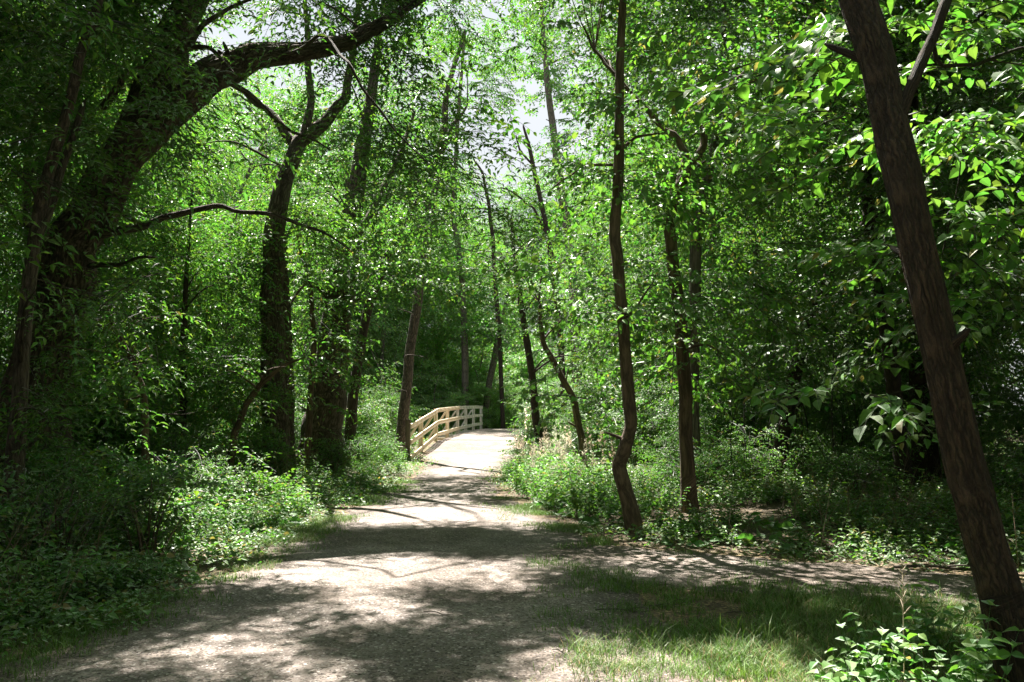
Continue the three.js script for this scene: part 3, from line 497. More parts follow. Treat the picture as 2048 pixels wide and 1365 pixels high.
tree({ name: 'forked_tree', seed: 43, label: 'slender crooked tree forking into two raised arms right of the wavy trunk', bark: M.barkSmooth, flare: 0.3, leaf: 'broad', singles: 250, boughs: 14,
  trunk: [[1380, 1040, 13.6, 34], [1376, 940, 13.6, 29], [1372, 800, 13.6, 27], [1362, 640, 13.6, 26], [1346, 530, 13.6, 25], [1337, 440, 13.6, 24], [1352, 385, 13.6, 22], [1385, 330, 13.6, 18], [1408, 290, 13.6, 15], [1405, 225, 13.6, 14], [1440, 185, 13.5, 13], [1500, 140, 13.4, 10], [1570, 124, 13.2, 7], [1640, 90, 13, 4]],
  stems: [[[1358, 372, 13.6, 17], [1372, 310, 13.7, 15], [1350, 270, 13.8, 13], [1300, 225, 13.9, 12], [1240, 160, 14, 8], [1190, 100, 14.2, 5]], [[1440, 190, 13.5, 8], [1500, 165, 13.3, 6], [1560, 130, 13.2, 4]]],
  blobs: [[1480, 90, 13, 1.2, 0.8, 1, 44], [1440, 300, 13.8, 0.9, 0.6, 0.8, 26], [1560, 200, 12.5, 0.8, 0.6, 0.7, 26], [1420, 560, 14, 0.8, 0.7, 0.7, 24], [1330, 700, 14, 0.5, 0.6, 0.5, 13], [1430, 760, 13.5, 0.5, 0.5, 0.5, 12]],
  high: [[3, 9.8, 15, 3, 1.5, 3, 150], [4.6, 8.6, 11.5, 2.4, 1.2, 2.4, 90]] });
tree({ name: 'upright_tree', seed: 47, label: 'straight dark stem rising just behind the fork of the crooked tree', bark: M.barkGrey, leaf: 'ash', boughs: 8,
  trunk: [[1392, 960, 17, 26], [1388, 700, 17, 24], [1392, 480, 17, 24], [1405, 400, 17, 22], [1422, 330, 17, 19], [1440, 200, 17.2, 15], [1450, 0, 17.5, 10]],
  blobs: [[1450, 120, 17, 1.5, 1.3, 1.3, 60], [1340, 200, 17.5, 1.2, 1.2, 1, 44], [1420, 430, 17.5, 1.1, 0.9, 1, 34]], high: [[3.6, 11.5, 18.5, 3.2, 1.6, 3, 120]] });
tree({ name: 'slanting_tree', tint: 0.78, seed: 53, label: 'dark slim trunk slanting up to the right in the shady wood', bark: M.barkBrown, leaf: 'broad', boughs: 12,  // lowered tint paints the gloom of the right wood into the leaves
  trunk: [[1548, 985, 18.5, 34], [1562, 890, 18.5, 30], [1588, 760, 18.4, 27], [1615, 660, 18.2, 26], [1650, 570, 18, 24], [1690, 500, 17.8, 20], [1735, 440, 17.6, 15], [1790, 340, 17.5, 10]],
  blobs: [[1600, 330, 17.5, 1.6, 1.1, 1.2, 66], [1720, 420, 17, 1.3, 0.9, 1, 48], [1560, 600, 18, 1.2, 1, 0.9, 46], [1680, 700, 18, 1.3, 0.8, 0.9, 44]], high: [[6, 9, 18, 2.8, 1.6, 2.6, 110], [3.8, 11.5, 24, 3, 1.2, 3, 120], [7, 11.5, 26, 3.2, 1.2, 3, 120], [5.2, 10.6, 20.5, 2.6, 1, 2.4, 100]] });
tree({ name: 'shaded_tree', tint: 0.78, seed: 59, label: 'dark trunk leaning slightly left, behind the foreground leaning trunk', bark: M.barkBrown, leaf: 'broad', boughs: 12,  // shade of the right wood is in the leaf tint too
  trunk: [[1822, 1030, 16, 36], [1802, 900, 16, 31], [1782, 720, 16, 29], [1765, 620, 16, 27], [1745, 500, 16, 25], [1735, 380, 16, 22], [1722, 200, 16, 18], [1700, 0, 16, 12]],
  blobs: [[1660, 200, 15, 1.3, 1, 1, 52], [1860, 300, 14, 1.2, 1, 1, 48], [1930, 480, 13, 1, 0.8, 0.9, 34], [1780, 560, 16.5, 1.2, 0.8, 0.9, 36]], high: [[7, 11.5, 18.5, 3.4, 1.3, 3, 110], [6.4, 9.5, 14.5, 2.8, 1.4, 2.6, 110], [7.4, 7.4, 10, 2.2, 1.4, 2.2, 70]] });
tree({ name: 'stout_tree', tint: 0.78, seed: 61, label: 'stout almost black trunk standing between the two leaning trunks', bark: M.barkBrown, leaf: 'broad', boughs: 8, furrow: 0.01,  // leaf colour darkened for shade, as on its neighbours
  trunk: [[1858, 1010, 17.5, 56], [1850, 900, 17.5, 48], [1842, 760, 17.5, 44], [1838, 600, 17.6, 40], [1830, 400, 17.8, 34], [1820, 100, 18, 24]],
  blobs: [[1960, 640, 16, 1.2, 0.9, 1, 40], [1880, 760, 17, 1, 0.7, 0.8, 26], [2020, 250, 15, 1.2, 1.2, 1, 44], [1820, 80, 18, 1.6, 1.2, 1.2, 50]], high: [[9, 8.6, 16, 2.6, 1.8, 2.6, 90]] });
tree({ name: 'arching_sapling', seed: 67, label: 'thin sapling arching up leftward out of the tall weeds by the path', bark: M.barkSmooth, leaf: 'broad', boughs: 6,
  trunk: [[1172, 960, 19, 16], [1164, 880, 19, 14], [1148, 800, 19, 13], [1112, 732, 19, 12], [1088, 690, 19, 10], [1080, 640, 19, 8], [1078, 600, 19, 5], [1084, 540, 19, 3]],
  blobs: [[1090, 560, 19, 0.9, 0.8, 0.8, 30], [1130, 660, 18.6, 0.8, 0.6, 0.7, 26], [1170, 760, 18.5, 0.5, 0.5, 0.5, 13], [1040, 500, 20, 0.7, 0.5, 0.6, 18]] });
tree({ name: 'bridge_sapling', seed: 71, label: 'slim trunk leaning left just right of the bridge entrance', bark: M.barkBrown, leaf: 'ash', boughs: 8,
  trunk: [[1078, 880, 27, 16], [1068, 790, 27, 15], [1058, 710, 27, 14], [1044, 620, 27, 12], [1030, 520, 27, 9], [1022, 430, 27, 5]],
  blobs: [[1060, 480, 27, 1.3, 1, 1, 40], [1120, 560, 26, 1.2, 1, 1, 38], [1130, 700, 25, 1, 0.9, 0.8, 30], [1010, 560, 28, 0.8, 0.9, 0.8, 20]] });
tree({ name: 'broad_oak', seed: 73, label: 'broad black trunk swelling at its foot, left of the bridge', bark: M.barkDeep, furrow: 0.035, seg: 48, flare: 0.35, leaf: 'broad', size: 1.1, boughs: 14,
  trunk: [[640, 930, 22, 92], [644, 860, 22, 82], [655, 760, 22, 66], [668, 660, 22, 60], [684, 570, 22, 54], [696, 480, 22, 46], [712, 380, 22, 36], [735, 240, 22.5, 26], [760, 60, 23, 16]],
  stems: [[[672, 620, 22, 18], [640, 580, 21.8, 12], [600, 560, 21.5, 7], [560, 520, 21, 4]], [[690, 520, 22, 20], [740, 430, 22.4, 15], [790, 330, 23, 10], [830, 220, 24, 6]]],
  blobs: [[700, 400, 21.5, 1.6, 1.1, 1.3, 70], [790, 300, 23, 1.5, 1.3, 1.3, 60], [640, 520, 20.5, 1.3, 0.7, 1, 44], [760, 560, 22, 1, 0.8, 0.8, 32], [700, 130, 23, 2, 1.5, 1.6, 80], [640, 720, 20.5, 0.6, 0.5, 0.5, 12]], high: [[-4, 13.5, 24, 3.4, 1.6, 3.2, 120]] });
tree({ name: 'forking_ash', seed: 79, label: 'furrowed grey-brown trunk with a high fork, left of the broad black trunk', bark: M.barkDeep, furrow: 0.025, seg: 40, flare: 0.35, leaf: 'ash', size: 1.1, boughs: 14,
  trunk: [[556, 955, 19.5, 66], [552, 860, 19.5, 54], [545, 740, 19.5, 48], [540, 600, 19.5, 45], [546, 480, 19.5, 42], [566, 370, 19.6, 36], [598, 285, 19.8, 32], [650, 245, 20, 26], [690, 195, 20, 20], [705, 110, 20.2, 15], [720, -20, 20.5, 10]],
  stems: [[[596, 290, 19.8, 22], [560, 250, 19.9, 18], [510, 205, 20, 14], [460, 165, 20.2, 9], [420, 120, 20.5, 5]], [[606, 280, 19.8, 20], [622, 200, 20, 16], [618, 100, 20.2, 12], [610, -40, 20.5, 7]]],
  blobs: [[560, 400, 18.6, 1.5, 0.8, 0.8, 46], [600, 330, 20.5, 1.6, 1, 1, 40], [470, 260, 20.5, 1.6, 1.1, 1.3, 54], [640, 150, 20.5, 1.6, 1.3, 1.3, 56], [450, 430, 19, 1.3, 0.8, 1, 40], [560, 650, 18.8, 0.7, 0.4, 0.4, 14], [545, 760, 18.7, 0.5, 0.4, 0.3, 10]], high: [[-6.4, 12, 21, 3.4, 1.6, 3.2, 140], [-3, 12.4, 19, 2.8, 1.2, 2.8, 90]] });
tree({ name: 'companion_stem', seed: 83, label: 'slim straight stem close beside the furrowed forked trunk', bark: M.barkDeep, leaf: 'ash', boughs: 4,
  trunk: [[582, 940, 20.2, 22], [580, 800, 20.2, 19], [574, 640, 20.2, 17], [570, 520, 20.2, 14], [560, 400, 20.2, 8]], blobs: [[560, 420, 20, 0.9, 0.7, 0.7, 24]] });
tree({ name: 'rusty_sapling', seed: 89, label: 'thin reddish sapling curving up between the two thick left trunks', bark: M.barkSmooth, leaf: 'ash', boughs: 5,
  trunk: [[612, 930, 20.8, 14], [620, 800, 20.8, 12], [628, 680, 20.8, 11], [618, 560, 20.8, 9], [596, 480, 20.8, 7], [592, 420, 20.8, 4]], stems: [[[620, 560, 20.8, 6], [580, 610, 20.5, 5], [560, 660, 20.2, 3]]], blobs: [[600, 440, 20.6, 0.9, 0.6, 0.7, 24], [560, 590, 20.4, 0.6, 0.4, 0.5, 12]] });
tree({ name: 'leaning_pole_tree', seed: 97, label: 'thin dark trunk leaning right just behind the broad black trunk', bark: M.barkBrown, leaf: 'broad', boughs: 8,
  trunk: [[694, 905, 25, 24], [705, 800, 25, 21], [722, 690, 25, 19], [740, 600, 25, 18], [775, 510, 25, 15], [820, 430, 25.2, 11], [870, 330, 25.5, 7]], blobs: [[800, 440, 25, 1.3, 1, 1, 40], [860, 330, 25.5, 1.2, 1, 1, 34], [740, 480, 25, 0.9, 0.8, 0.8, 24]] });
tree({ name: 'pale_trunk_tree', seed: 101, label: 'slim grey trunk rising behind the bushes at the left end of the bridge railing', bark: M.barkDeep, leaf: 'ash', size: 1.15, boughs: 10,
  trunk: [[802, 880, 31, 22], [815, 760, 31, 20], [828, 650, 31, 19], [842, 540, 31, 18], [862, 420, 31, 16], [880, 300, 31, 16], [893, 190, 31, 12], [930, 60, 31.5, 8]], stems: [[[880, 310, 31, 10], [905, 250, 31, 8], [935, 210, 31, 5]], [[858, 440, 31, 9], [830, 330, 31, 7], [845, 200, 31, 5]]],
  blobs: [[850, 330, 31, 1.6, 1.6, 1.3, 60], [900, 160, 31.5, 1.8, 1.6, 1.4, 60], [800, 520, 30.5, 1.3, 1, 1, 40], [830, 740, 29.4, 1.1, 1.1, 0.6, 44], [840, 560, 29.6, 1.1, 0.8, 0.6, 30], [780, 640, 29, 0.9, 0.8, 0.8, 28]] });
tree({ name: 'stooping_sapling', seed: 103, label: 'bent sapling stooping right in front of the furrowed forked trunk', bark: M.barkSmooth, leaf: 'broad', boughs: 4,
  trunk: [[458, 935, 17.5, 17], [468, 870, 17.5, 15], [488, 815, 17.5, 14], [520, 770, 17.4, 11], [560, 735, 17.3, 8], [610, 715, 17.2, 4]], blobs: [[500, 740, 17.2, 0.8, 0.4, 0.6, 18], [570, 720, 17, 0.6, 0.4, 0.5, 14]] });
tree({ name: 'bright_sapling', seed: 107, label: 'small sapling with bright layered leaves in front of the left wood', bark: M.barkSmooth, leaf: 'ash', singles: 280, boughs: 6,
  trunk: [[292, 950, 14, 15], [290, 860, 14, 14], [286, 780, 14, 12], [262, 720, 14, 10], [225, 650, 14, 8], [210, 600, 14, 4]], stems: [[[287, 790, 14, 6], [262, 800, 14, 4], [236, 802, 13.9, 3]]], blobs: [[320, 700, 13.6, 0.55, 0.35, 0.4, 12], [250, 640, 14, 0.6, 0.4, 0.5, 13], [330, 600, 14.2, 0.8, 0.4, 0.6, 18], [300, 560, 14.6, 0.7, 0.4, 0.6, 14]] });
for (const [k, name, label, tr, bl] of [
  [1, 'straight_sapling', 'straight thin grey stem behind the bright layered sapling', [[364, 930, 18, 15], [366, 780, 18, 13], [368, 640, 18, 12], [376, 500, 18, 8], [384, 380, 18, 4]], [[380, 560, 18, 1, 0.8, 0.8, 34], [350, 700, 17.6, 0.8, 0.6, 0.6, 22]]],
  [2, 'shadow_tree', 'dark trunk deep in the left wood right of the old willow', [[185, 900, 21, 40], [190, 760, 21, 36], [196, 640, 21, 34], [205, 500, 21, 28], [220, 300, 21, 18]], [[210, 420, 20.5, 1.4, 1, 1, 50], [150, 640, 19, 1, 0.8, 0.8, 30], [260, 520, 21, 1.3, 0.9, 1, 44]]],
  [3, 'far_left_stem', 'faint thin stem in the left wood between sapling and forked trunk', [[402, 900, 24, 13], [404, 740, 24, 12], [420, 600, 24, 10], [430, 470, 24, 6]], [[420, 540, 24, 1.3, 1, 1, 40], [440, 660, 23, 1, 0.8, 0.8, 28]]],
  [4, 'sunlit_pole', 'slim sapling with a bare forked top rising above the bridge approach', [[1006, 850, 58, 9], [1000, 700, 58, 9], [990, 560, 58, 8], [986, 480, 58, 8], [978, 410, 58, 7], [964, 345, 58, 5], [945, 315, 58, 3]], [[1000, 520, 58, 2, 1.6, 1.4, 44], [950, 380, 58, 1.2, 0.8, 1, 14], [985, 640, 59, 1.2, 1.4, 1.2, 30]]],
  [5, 'crooked_pole', 'crooked dark stem with a side fork against the bright leaves above the bridge', [[1130, 860, 42, 14], [1118, 640, 42, 12], [1096, 470, 42, 11], [1075, 370, 42, 9], [1060, 300, 42, 8], [1046, 250, 42, 4]], [[1100, 540, 42, 2, 1.5, 1.5, 60], [1060, 400, 43, 1.4, 0.8, 1, 22], [1030, 300, 44, 1.3, 0.8, 1, 18], [1140, 660, 41, 1.6, 1.3, 1.3, 50]]],
  [6, 'tall_poplar', 'tall grey trunk standing behind the crooked dark stem', [[1160, 860, 48, 22], [1148, 600, 48, 20], [1132, 440, 48, 18], [1112, 300, 48, 16], [1096, 180, 48, 13], [1086, 60, 48, 9], [1080, -80, 48, 5]], [[1130, 420, 49, 2.4, 2, 2, 70], [1100, 200, 49, 2.2, 2, 2, 44], [1180, 320, 48, 2.4, 2, 2, 66], [1210, 560, 47, 2.2, 2.2, 2, 80], [1190, 130, 50, 2, 1.6, 2, 44], [1070, 90, 50, 2.2, 1.7, 1.8, 50], [1130, 20, 51, 2.4, 1.6, 2, 46]]],
  [7, 'creek_tree', 'leaning dark tree on the far bank behind the bridge railing', [[968, 850, 62, 14], [978, 770, 62, 13], [992, 700, 62, 12], [1010, 620, 62, 9], [1020, 520, 62, 5]], [[960, 640, 63, 2.4, 2, 2, 70], [920, 560, 63, 2.6, 2, 2, 70], [1010, 580, 64, 1.6, 1.6, 1.5, 36]]],
  [8, 'left_bank_tree', 'grey leaning trunk rising beyond the creek left of the bridge', [[930, 850, 60, 14], [928, 640, 60, 13], [922, 540, 60, 12], [905, 420, 60, 10], [915, 250, 60, 8], [930, 60, 60, 6]], [[880, 480, 60, 2.4, 2.4, 2, 80], [840, 300, 60, 2.6, 2.6, 2, 90], [940, 200, 61, 2, 2, 2, 44], [1010, 90, 62, 2.2, 1.8, 2, 46], [900, 60, 61, 2.4, 1.8, 2, 56]]],
]) tree({ name, seed: 200 + k * 7, label, bark: k > 5 ? M.barkGrey : M.barkBrown, leaf: k > 3 ? 'farBroad' : 'ash', size: k > 3 ? 1.35 : 1.1, trunk: tr, blobs: bl, boughs: 6, tint: k > 3 ? 1.22 : 0.95,  // far trees: raised tint puts sunlight into the leaf colour
  stems: k === 5 ? [[[1096, 470, 42, 7], [1066, 415, 42, 5], [1040, 395, 42, 4], [1000, 375, 42, 3]], [[1066, 330, 42, 5], [1040, 300, 42, 4], [1032, 270, 42, 3]]] : [] });

// ------------------------------------------------------------------ the wood behind: alike trees, one prototype of each kind cloned
function woodTree(kind, sd) {
  reseed(sd);
  const h = kind === 'tall' ? 22 : kind === 'low' ? 9 : 15, r = kind === 'tall' ? 4.2 : kind === 'low' ? 3 : 3.6, g = new THREE.Group(), o = V(0, 0, 0), list = [];
  const tr = sweep([{ p: V(0, -0.3, 0), r: h * 0.013 + 0.03 }, { p: V(gauss() * 0.3, h * 0.3, gauss() * 0.3), r: h * 0.01 + 0.02 }, { p: V(gauss() * 0.8, h * 0.65, gauss() * 0.5), r: h * 0.006 }, { p: V(gauss(), h * 0.95, gauss()), r: 0.02 }], { seg: 9, step: 0.5, lump: 0.1, flare: 0.3, sd });
  part('trunk', tr.g, M.barkGrey, g);
  for (let k = 0; k < (kind === 'low' ? 9 : 13); k++) {
    const t = (kind === 'low' ? 0.12 : 0.22) + 0.76 * k / 13, y = h * t, a = k * 2.4 + rnd(), w = r * Math.sqrt(Math.max(0.1, 1 - ((t - 0.5) / 0.62) ** 2)) * rr(0.45, 0.85), c = V(Math.cos(a) * w, y, Math.sin(a) * w), b = tr.curve.getPoint(clamp(t - 0.1, 0.05, 0.95));
    part('branch', sweep([{ p: b, r: 0.05 }, { p: b.clone().lerp(c, 0.5).add(V(0, 0.3, 0)), r: 0.03 }, { p: c, r: 0.01 }], { seg: 5, step: 0.5, sd: k }).g, M.barkGrey, g);
    const n = kind === 'tall' ? 74 : kind === 'low' ? 50 : 66;
    for (let j = 0; j < n; j++) { const p = c.clone().add(V(gauss() * r * 0.34, gauss() * h * 0.05, gauss() * r * 0.34)); if (p.y < 0.3) continue; const yaw = Math.atan2(-p.z, p.x) + gauss() * 0.7; list.push({ p, q: Q(yaw, gauss() * 0.3 - 0.12, gauss() * 0.3), s: rr(1.1, 1.9), t: rr(0.85, 1.2), r: rr(0.9, 1.15) }); }
  }
  return { g, list, geo: sprayGeo[sd % 2 ? 'farBroad' : 'farAsh'][sd % 2] };
}
const WOOD = { tall: [woodTree('tall', 1), woodTree('tall', 2), woodTree('tall', 5)], mid: [woodTree('mid', 3), woodTree('mid', 4), woodTree('mid', 8)], low: [woodTree('low', 7), woodTree('low', 6)] };
reseed(555);
const woodLabel = {
  far: ['tall leafy tree in the sunlit wood beyond the creek', 'tall trees beyond the creek'], left: ['slim leafy tree deep in the left wood', 'trees deep in the left wood'], right: ['slim leafy tree deep in the shady right wood', 'trees deep in the right wood'],
  thicket: ['young leafy tree in the dark thicket of the right wood', 'young trees of the right thicket'], copse: ['young leafy tree between the trunks of the left wood', 'young trees of the left wood'], round: ['unseen leafy tree added to shade the near end of the path', 'unseen trees added for shade'], bank: ['low bushy tree along the creek bank', 'low trees along the creek bank'],
};
const LANDMARKS = [[60, 'the old willow trunk'], [290, 'the bright layered sapling'], [366, 'the straight grey stem'], [545, 'the furrowed forked trunk'], [655, 'the broad black trunk'], [730, 'the thin leaning pole'], [820, 'the slim grey trunk by the railing'], [895, 'the pale bridge railing'], [985, 'the far end of the bridge'], [1062, 'the slim trunk by the bridge'], [1150, 'the arching sapling'], [1248, 'the wavy trunk'], [1372, 'the crooked forked tree'], [1590, 'the slanting dark trunk'], [1785, 'the shaded trunk'], [1930, 'the leaning foreground trunk']];
const toLabel = [];
function place(o, what, x, d) {  // remember it; labels are told apart at the end by the landmark it shows beside, then by depth
  const px = 1024 + x / d * F * CP;
  if (d < 1 || px < -200 || px > 2250) return;
  let b = LANDMARKS[0]; for (const l of LANDMARKS) if (Math.abs(l[0] - px) < Math.abs(b[0] - px)) b = l;
  const off = px - b[0], rel = Math.abs(off) < 22 ? 'behind' : off < 0 ? (off < -130 ? 'far left of' : 'left of') : (off > 130 ? 'far right of' : 'right of');
  toLabel.push({ o, d, text: what, tail: rel + ' ' + b[1] });
}
function finishLabels() {
  const by = {}; for (const e of toLabel) (by[e.text + e.tail] ??= []).push(e);
  const rank = ['nearest', 'second nearest', 'third nearest', 'fourth nearest', 'fifth nearest', 'sixth nearest', 'seventh nearest', 'eighth nearest', 'ninth nearest', 'tenth nearest'];
  for (const k in by) { const l = by[k].sort((a, b) => a.d - b.d); l.forEach((e, i) => { e.o.userData.label = (l.length > 1 ? (i === l.length - 1 && i > 0 ? 'farthest ' : (rank[i] ?? 'deep') + ' ') : '') + e.text + ' ' + e.tail; }); }
}
function plantTree(kind, x, d, s, where) { const proto = WOOD[kind][(rnd() * WOOD[kind].length) | 0], g = proto.g.clone(); g.name = numbered({ far: 'woodland_tree', left: 'wood_tree', right: 'shade_tree', round: 'added_shade_tree', thicket: 'thicket_tree', copse: 'young_tree', bank: 'bank_tree' }[where]); g.position.set(x, height(x, -d) - 0.05, -d); g.rotation.y = rnd() * 6.28; g.scale.setScalar(s); tag(g, woodLabel[where][0], 'tree', woodLabel[where][1]); scene.add(g); g.updateMatrixWorld();
  if (where !== 'round') place(g, { far: 'tall tree beyond the creek', left: 'slim tree in the left wood', right: 'slim tree in the right wood', thicket: 'young thicket tree', copse: 'young tree', bank: 'low bushy tree by the creek' }[where], x, d);
  const w = V(); crown(proto.list.map((e) => ({ ...e, t: e.t * ({ far: 1.2, bank: 1.2, thicket: 0.8, right: 0.85, copse: 0.95 }[where] ?? 1) })).filter((e) => { w.copy(e.p).applyMatrix4(g.matrixWorld); if (inCorridor(w)) return false; const [gx, gd] = sunSpot(w); return d > 56 || w.y < 2 || (open(gx, gd) < 0.42 && !inBeam(w)); }), proto.geo, g, V(0, 0, 0)); }  // light and shade painted by tint: paler beyond the creek, darker in the right wood
for (let k = 0; k < 22; k++) plantTree('tall', -48 + k * 4.4 + rr(-1.2, 1.2), rr(88, 100), rr(1.1, 1.4), 'far');
for (let k = 0; k < 15; k++) { const x = -33 + k * 4.6 + rr(-1.2, 1.2); if (Math.abs(x - 0.5) > 7) plantTree('tall', x, rr(68, 78), rr(0.85, 1.1), 'far'); }
for (const [x, d, s] of [[-17, 57, 1.15], [-12.5, 60, 1.2], [-22, 58, 1.2], [-11, 68, 1.2], [11, 64, 1.1], [13.5, 60, 1.2], [19, 57, 1.15], [25, 60, 1.2], [-28, 60, 1.2]]) plantTree('tall', x, d, s, 'far');
for (const [x, d, s] of [[-9, 60, 1], [-14, 57, 1.05], [-19, 60, 1], [11.5, 57, 1], [16, 62, 1.05], [-11, 44, 0.95], [-15.5, 40, 1], [9.5, 45, 0.9], [14, 41, 1]]) plantTree('mid', x, d, s, 'far');
for (const [x, d, s] of [[-9.5, 30, 0.85], [-13, 27, 0.9], [-11, 21, 0.8], [-15, 34, 1], [-8, 36, 0.8], [-16, 22, 0.9], [-9, 17, 0.7]]) plantTree('mid', x, d, s, 'left');
for (const [x, d, s] of [[5.5, 30, 0.8], [8.5, 34, 0.9], [7, 24, 0.75], [10.5, 27, 0.85], [13, 33, 0.9], [10, 20, 0.75], [13.5, 22, 0.9], [17, 27, 0.9], [16, 36, 1], [20.5, 33, 1], [23, 41, 1.1], [18, 46, 1], [12, 38, 0.85], [27, 36, 1.1]]) plantTree('mid', x, d, s, 'right');
for (const [x, d, s] of [[6.5, 21.5, 0.42], [8.2, 19.5, 0.4], [9.8, 23, 0.5], [5, 23, 0.42], [11.5, 26, 0.55], [7.6, 26, 0.5], [14, 29, 0.6], [9.4, 15.6, 0.36], [12.5, 17.5, 0.45], [3.4, 26.5, 0.45], [16.5, 24, 0.55]]) plantTree('low', x, d, s, 'thicket');
for (const [x, d, s] of [[-6.3, 19.4, 0.36], [-8, 21, 0.42], [-9.8, 23, 0.5], [-6.6, 25.5, 0.45], [-11.5, 19, 0.5], [-8.4, 27, 0.5], [-12.5, 28, 0.6], [-5.6, 27.5, 0.38], [-6.6, 31, 0.5], [-10, 33, 0.6], [-8.8, 16.4, 0.38]]) plantTree('low', x, d, s, 'copse');
for (const [x, d, s] of [[-7, 47, 0.8], [-10, 52, 0.8], [-5, 57, 0.5], [-3.6, 61, 0.55], [-5.4, 63, 0.8], [-8, 60, 0.9], [-0.6, 68, 0.5], [-3, 72, 0.9], [-5.5, 76, 1.1], [0, 81, 1.2], [3.5, 80, 1.2], [6.5, 76, 1.1], [-8.5, 72, 1.2], [5, 62, 0.7], [8, 64, 1], [-2, 86, 1.5], [2, 88, 1.6], [9.5, 73, 1.2], [-2.6, 66, 0.65], [-6, 68, 0.8], [5, 52, 0.7], [8, 49, 0.8], [3.6, 58, 0.6], [6, 66, 0.8], [2.4, 73, 0.7], [-1.5, 74, 0.55], [-12, 66, 0.9], [11, 68, 0.9]]) plantTree('low', x, d, s, 'bank');

// unseen trees round and behind the viewpoint, added to shade the foreground
for (const [x, d, s] of [[-9, 8, 0.8], [-7.5, 2, 0.85], [-12, 4, 0.95], [-13, 13, 0.9], [-17, 9, 1], [-4.5, -4, 0.85], [-9, -6, 1], [0.5, -7, 0.9], [5, -5, 0.85], [9, -3, 0.95], [-3, -12, 1], [3, -13, 1], [8, 3, 0.8], [12, 6, 0.95], [11.5, 12, 0.85], [16, 14, 1], [-14, -3, 1], [14, -2, 1], [9.5, -10, 1], [-10, -13, 1], [18, 20, 1], [-20, 17, 1]]) plantTree('mid', x, d, s, 'round');
// ------------------------------------------------------------------ shrubs and undergrowth
reseed(808);
const shrubGeo = [herb(0.9, 0.075, 8, 7), herb(0.8, 0.06, 9, 8, 'lance'), herb(1, 0.09, 7, 6)].map((s) => s.geometry());
let k0 = 0;
const G = { l: 'shrubs in the left wood', r: 'shrubs in the right wood', b: 'shrubs beyond the bridge' };
function shrub(name, label, x, d, w, h, leaf, n, group, opt = {}) {
  const g0 = height(x, -d), o = V(x, g0, -d), t = thing(name, label, 'shrub', o, group), list = [], K = Math.max(4, Math.round(n / 5));
  for (let k = 0; k < K; k++) {
    const a = k * 2.4 + rnd(), q = w * Math.sqrt((k + 0.5) / K) * rr(0.5, 1), tip = V(Math.cos(a) * q, h * rr(0.45, 1) * (1 - 0.35 * (q / w) ** 2), Math.sin(a) * q);
    part('stem', sweep([{ p: V(tip.x * 0.15, -0.1, tip.z * 0.15), r: 0.008 + h * 0.003 }, { p: V(tip.x * 0.5, tip.y * 0.6, tip.z * 0.5), r: 0.006 }, { p: tip, r: 0.003 }], { seg: 5, step: 0.2, sd: k }).g, M.barkSmooth, t);
    for (let j = 0; j < n / K; j++) { const f = rr(0.35, 1), p = V(tip.x * f + gauss() * w * 0.14, tip.y * f + gauss() * h * 0.07, tip.z * f + gauss() * w * 0.14); if (p.y < 0.08) continue; list.push({ p: p.add(o), q: Q(Math.atan2(-p.z, p.x) + gauss() * 0.8, 0.25 + gauss() * 0.35, gauss() * 0.3), s: rr(0.55, 0.95) * (opt.s ?? 1), t: (opt.t ?? 1) * rr(0.85, 1.15) }); }
  }
  if (group) place(t, { l: 'leafy shrub', r: 'leafy shrub', b: 'sunlit shrub' }[Object.keys(G).find((k) => G[k] === group)] ?? 'leafy shrub', x, d);
  crown(list, sprayGeo[leaf][k0++ % sprayGeo[leaf].length], t, o, M.leaf, 'foliage');
  return t;
}
shrub('verge_shrub', 'dark leafy shrub at the left verge, largest by the path edge', -3.95, 9.6, 0.75, 1.0, 'broad', 60);
shrub('verge_shrub', 'low shrub with upright shoots left of the largest verge shrub', -4.7, 9.2, 0.7, 0.9, 'ash', 50);
shrub('verge_shrub', 'pale-leaved shrub at the far left edge of the picture', -5.1, 8.4, 0.55, 0.75, 'broad', 44);
shrub('verge_shrub', 'sunlit shrub of broad leaves on the left verge before the dark wood', -4.15, 13.2, 0.9, 0.75, 'broad', 64);
shrub('verge_shrub', 'sunlit shrub with pointed shoots at the edge of the left verge', -4.95, 13.6, 0.7, 0.8, 'ash', 46);
shrub('verge_shrub', 'shaded bush in front of the old willow trunk', -6.6, 12.4, 1.0, 1.3, 'ash', 70);
shrub('verge_shrub', 'upright bush between the old willow and the bright sapling', -5.9, 11.4, 0.8, 1.25, 'broad', 60);
shrub('bridge_shrub', 'sunlit shrub hiding the near end of the right bridge railing', 0.82, 27.6, 0.75, 2.6, 'broad', 160);
shrub('bridge_shrub', 'dark small-leaved bush at the right edge before the bridge', 0.38, 26.4, 0.55, 1.0, 'broad', 50, null, { s: 0.8 });
shrub('bridge_shrub', 'bush at the foot of the dark post left of the bridge', -4.1, 27.5, 0.8, 0.9, 'broad', 60);
shrub('bridge_shrub', 'tall yellow-green bush behind the left end of the bridge railing', -4.9, 33, 1.3, 3.6, 'ash', 150);
shrub('bridge_shrub', 'large light bush right of the bridge', 2.4, 33, 1.5, 3.2, 'broad', 150);
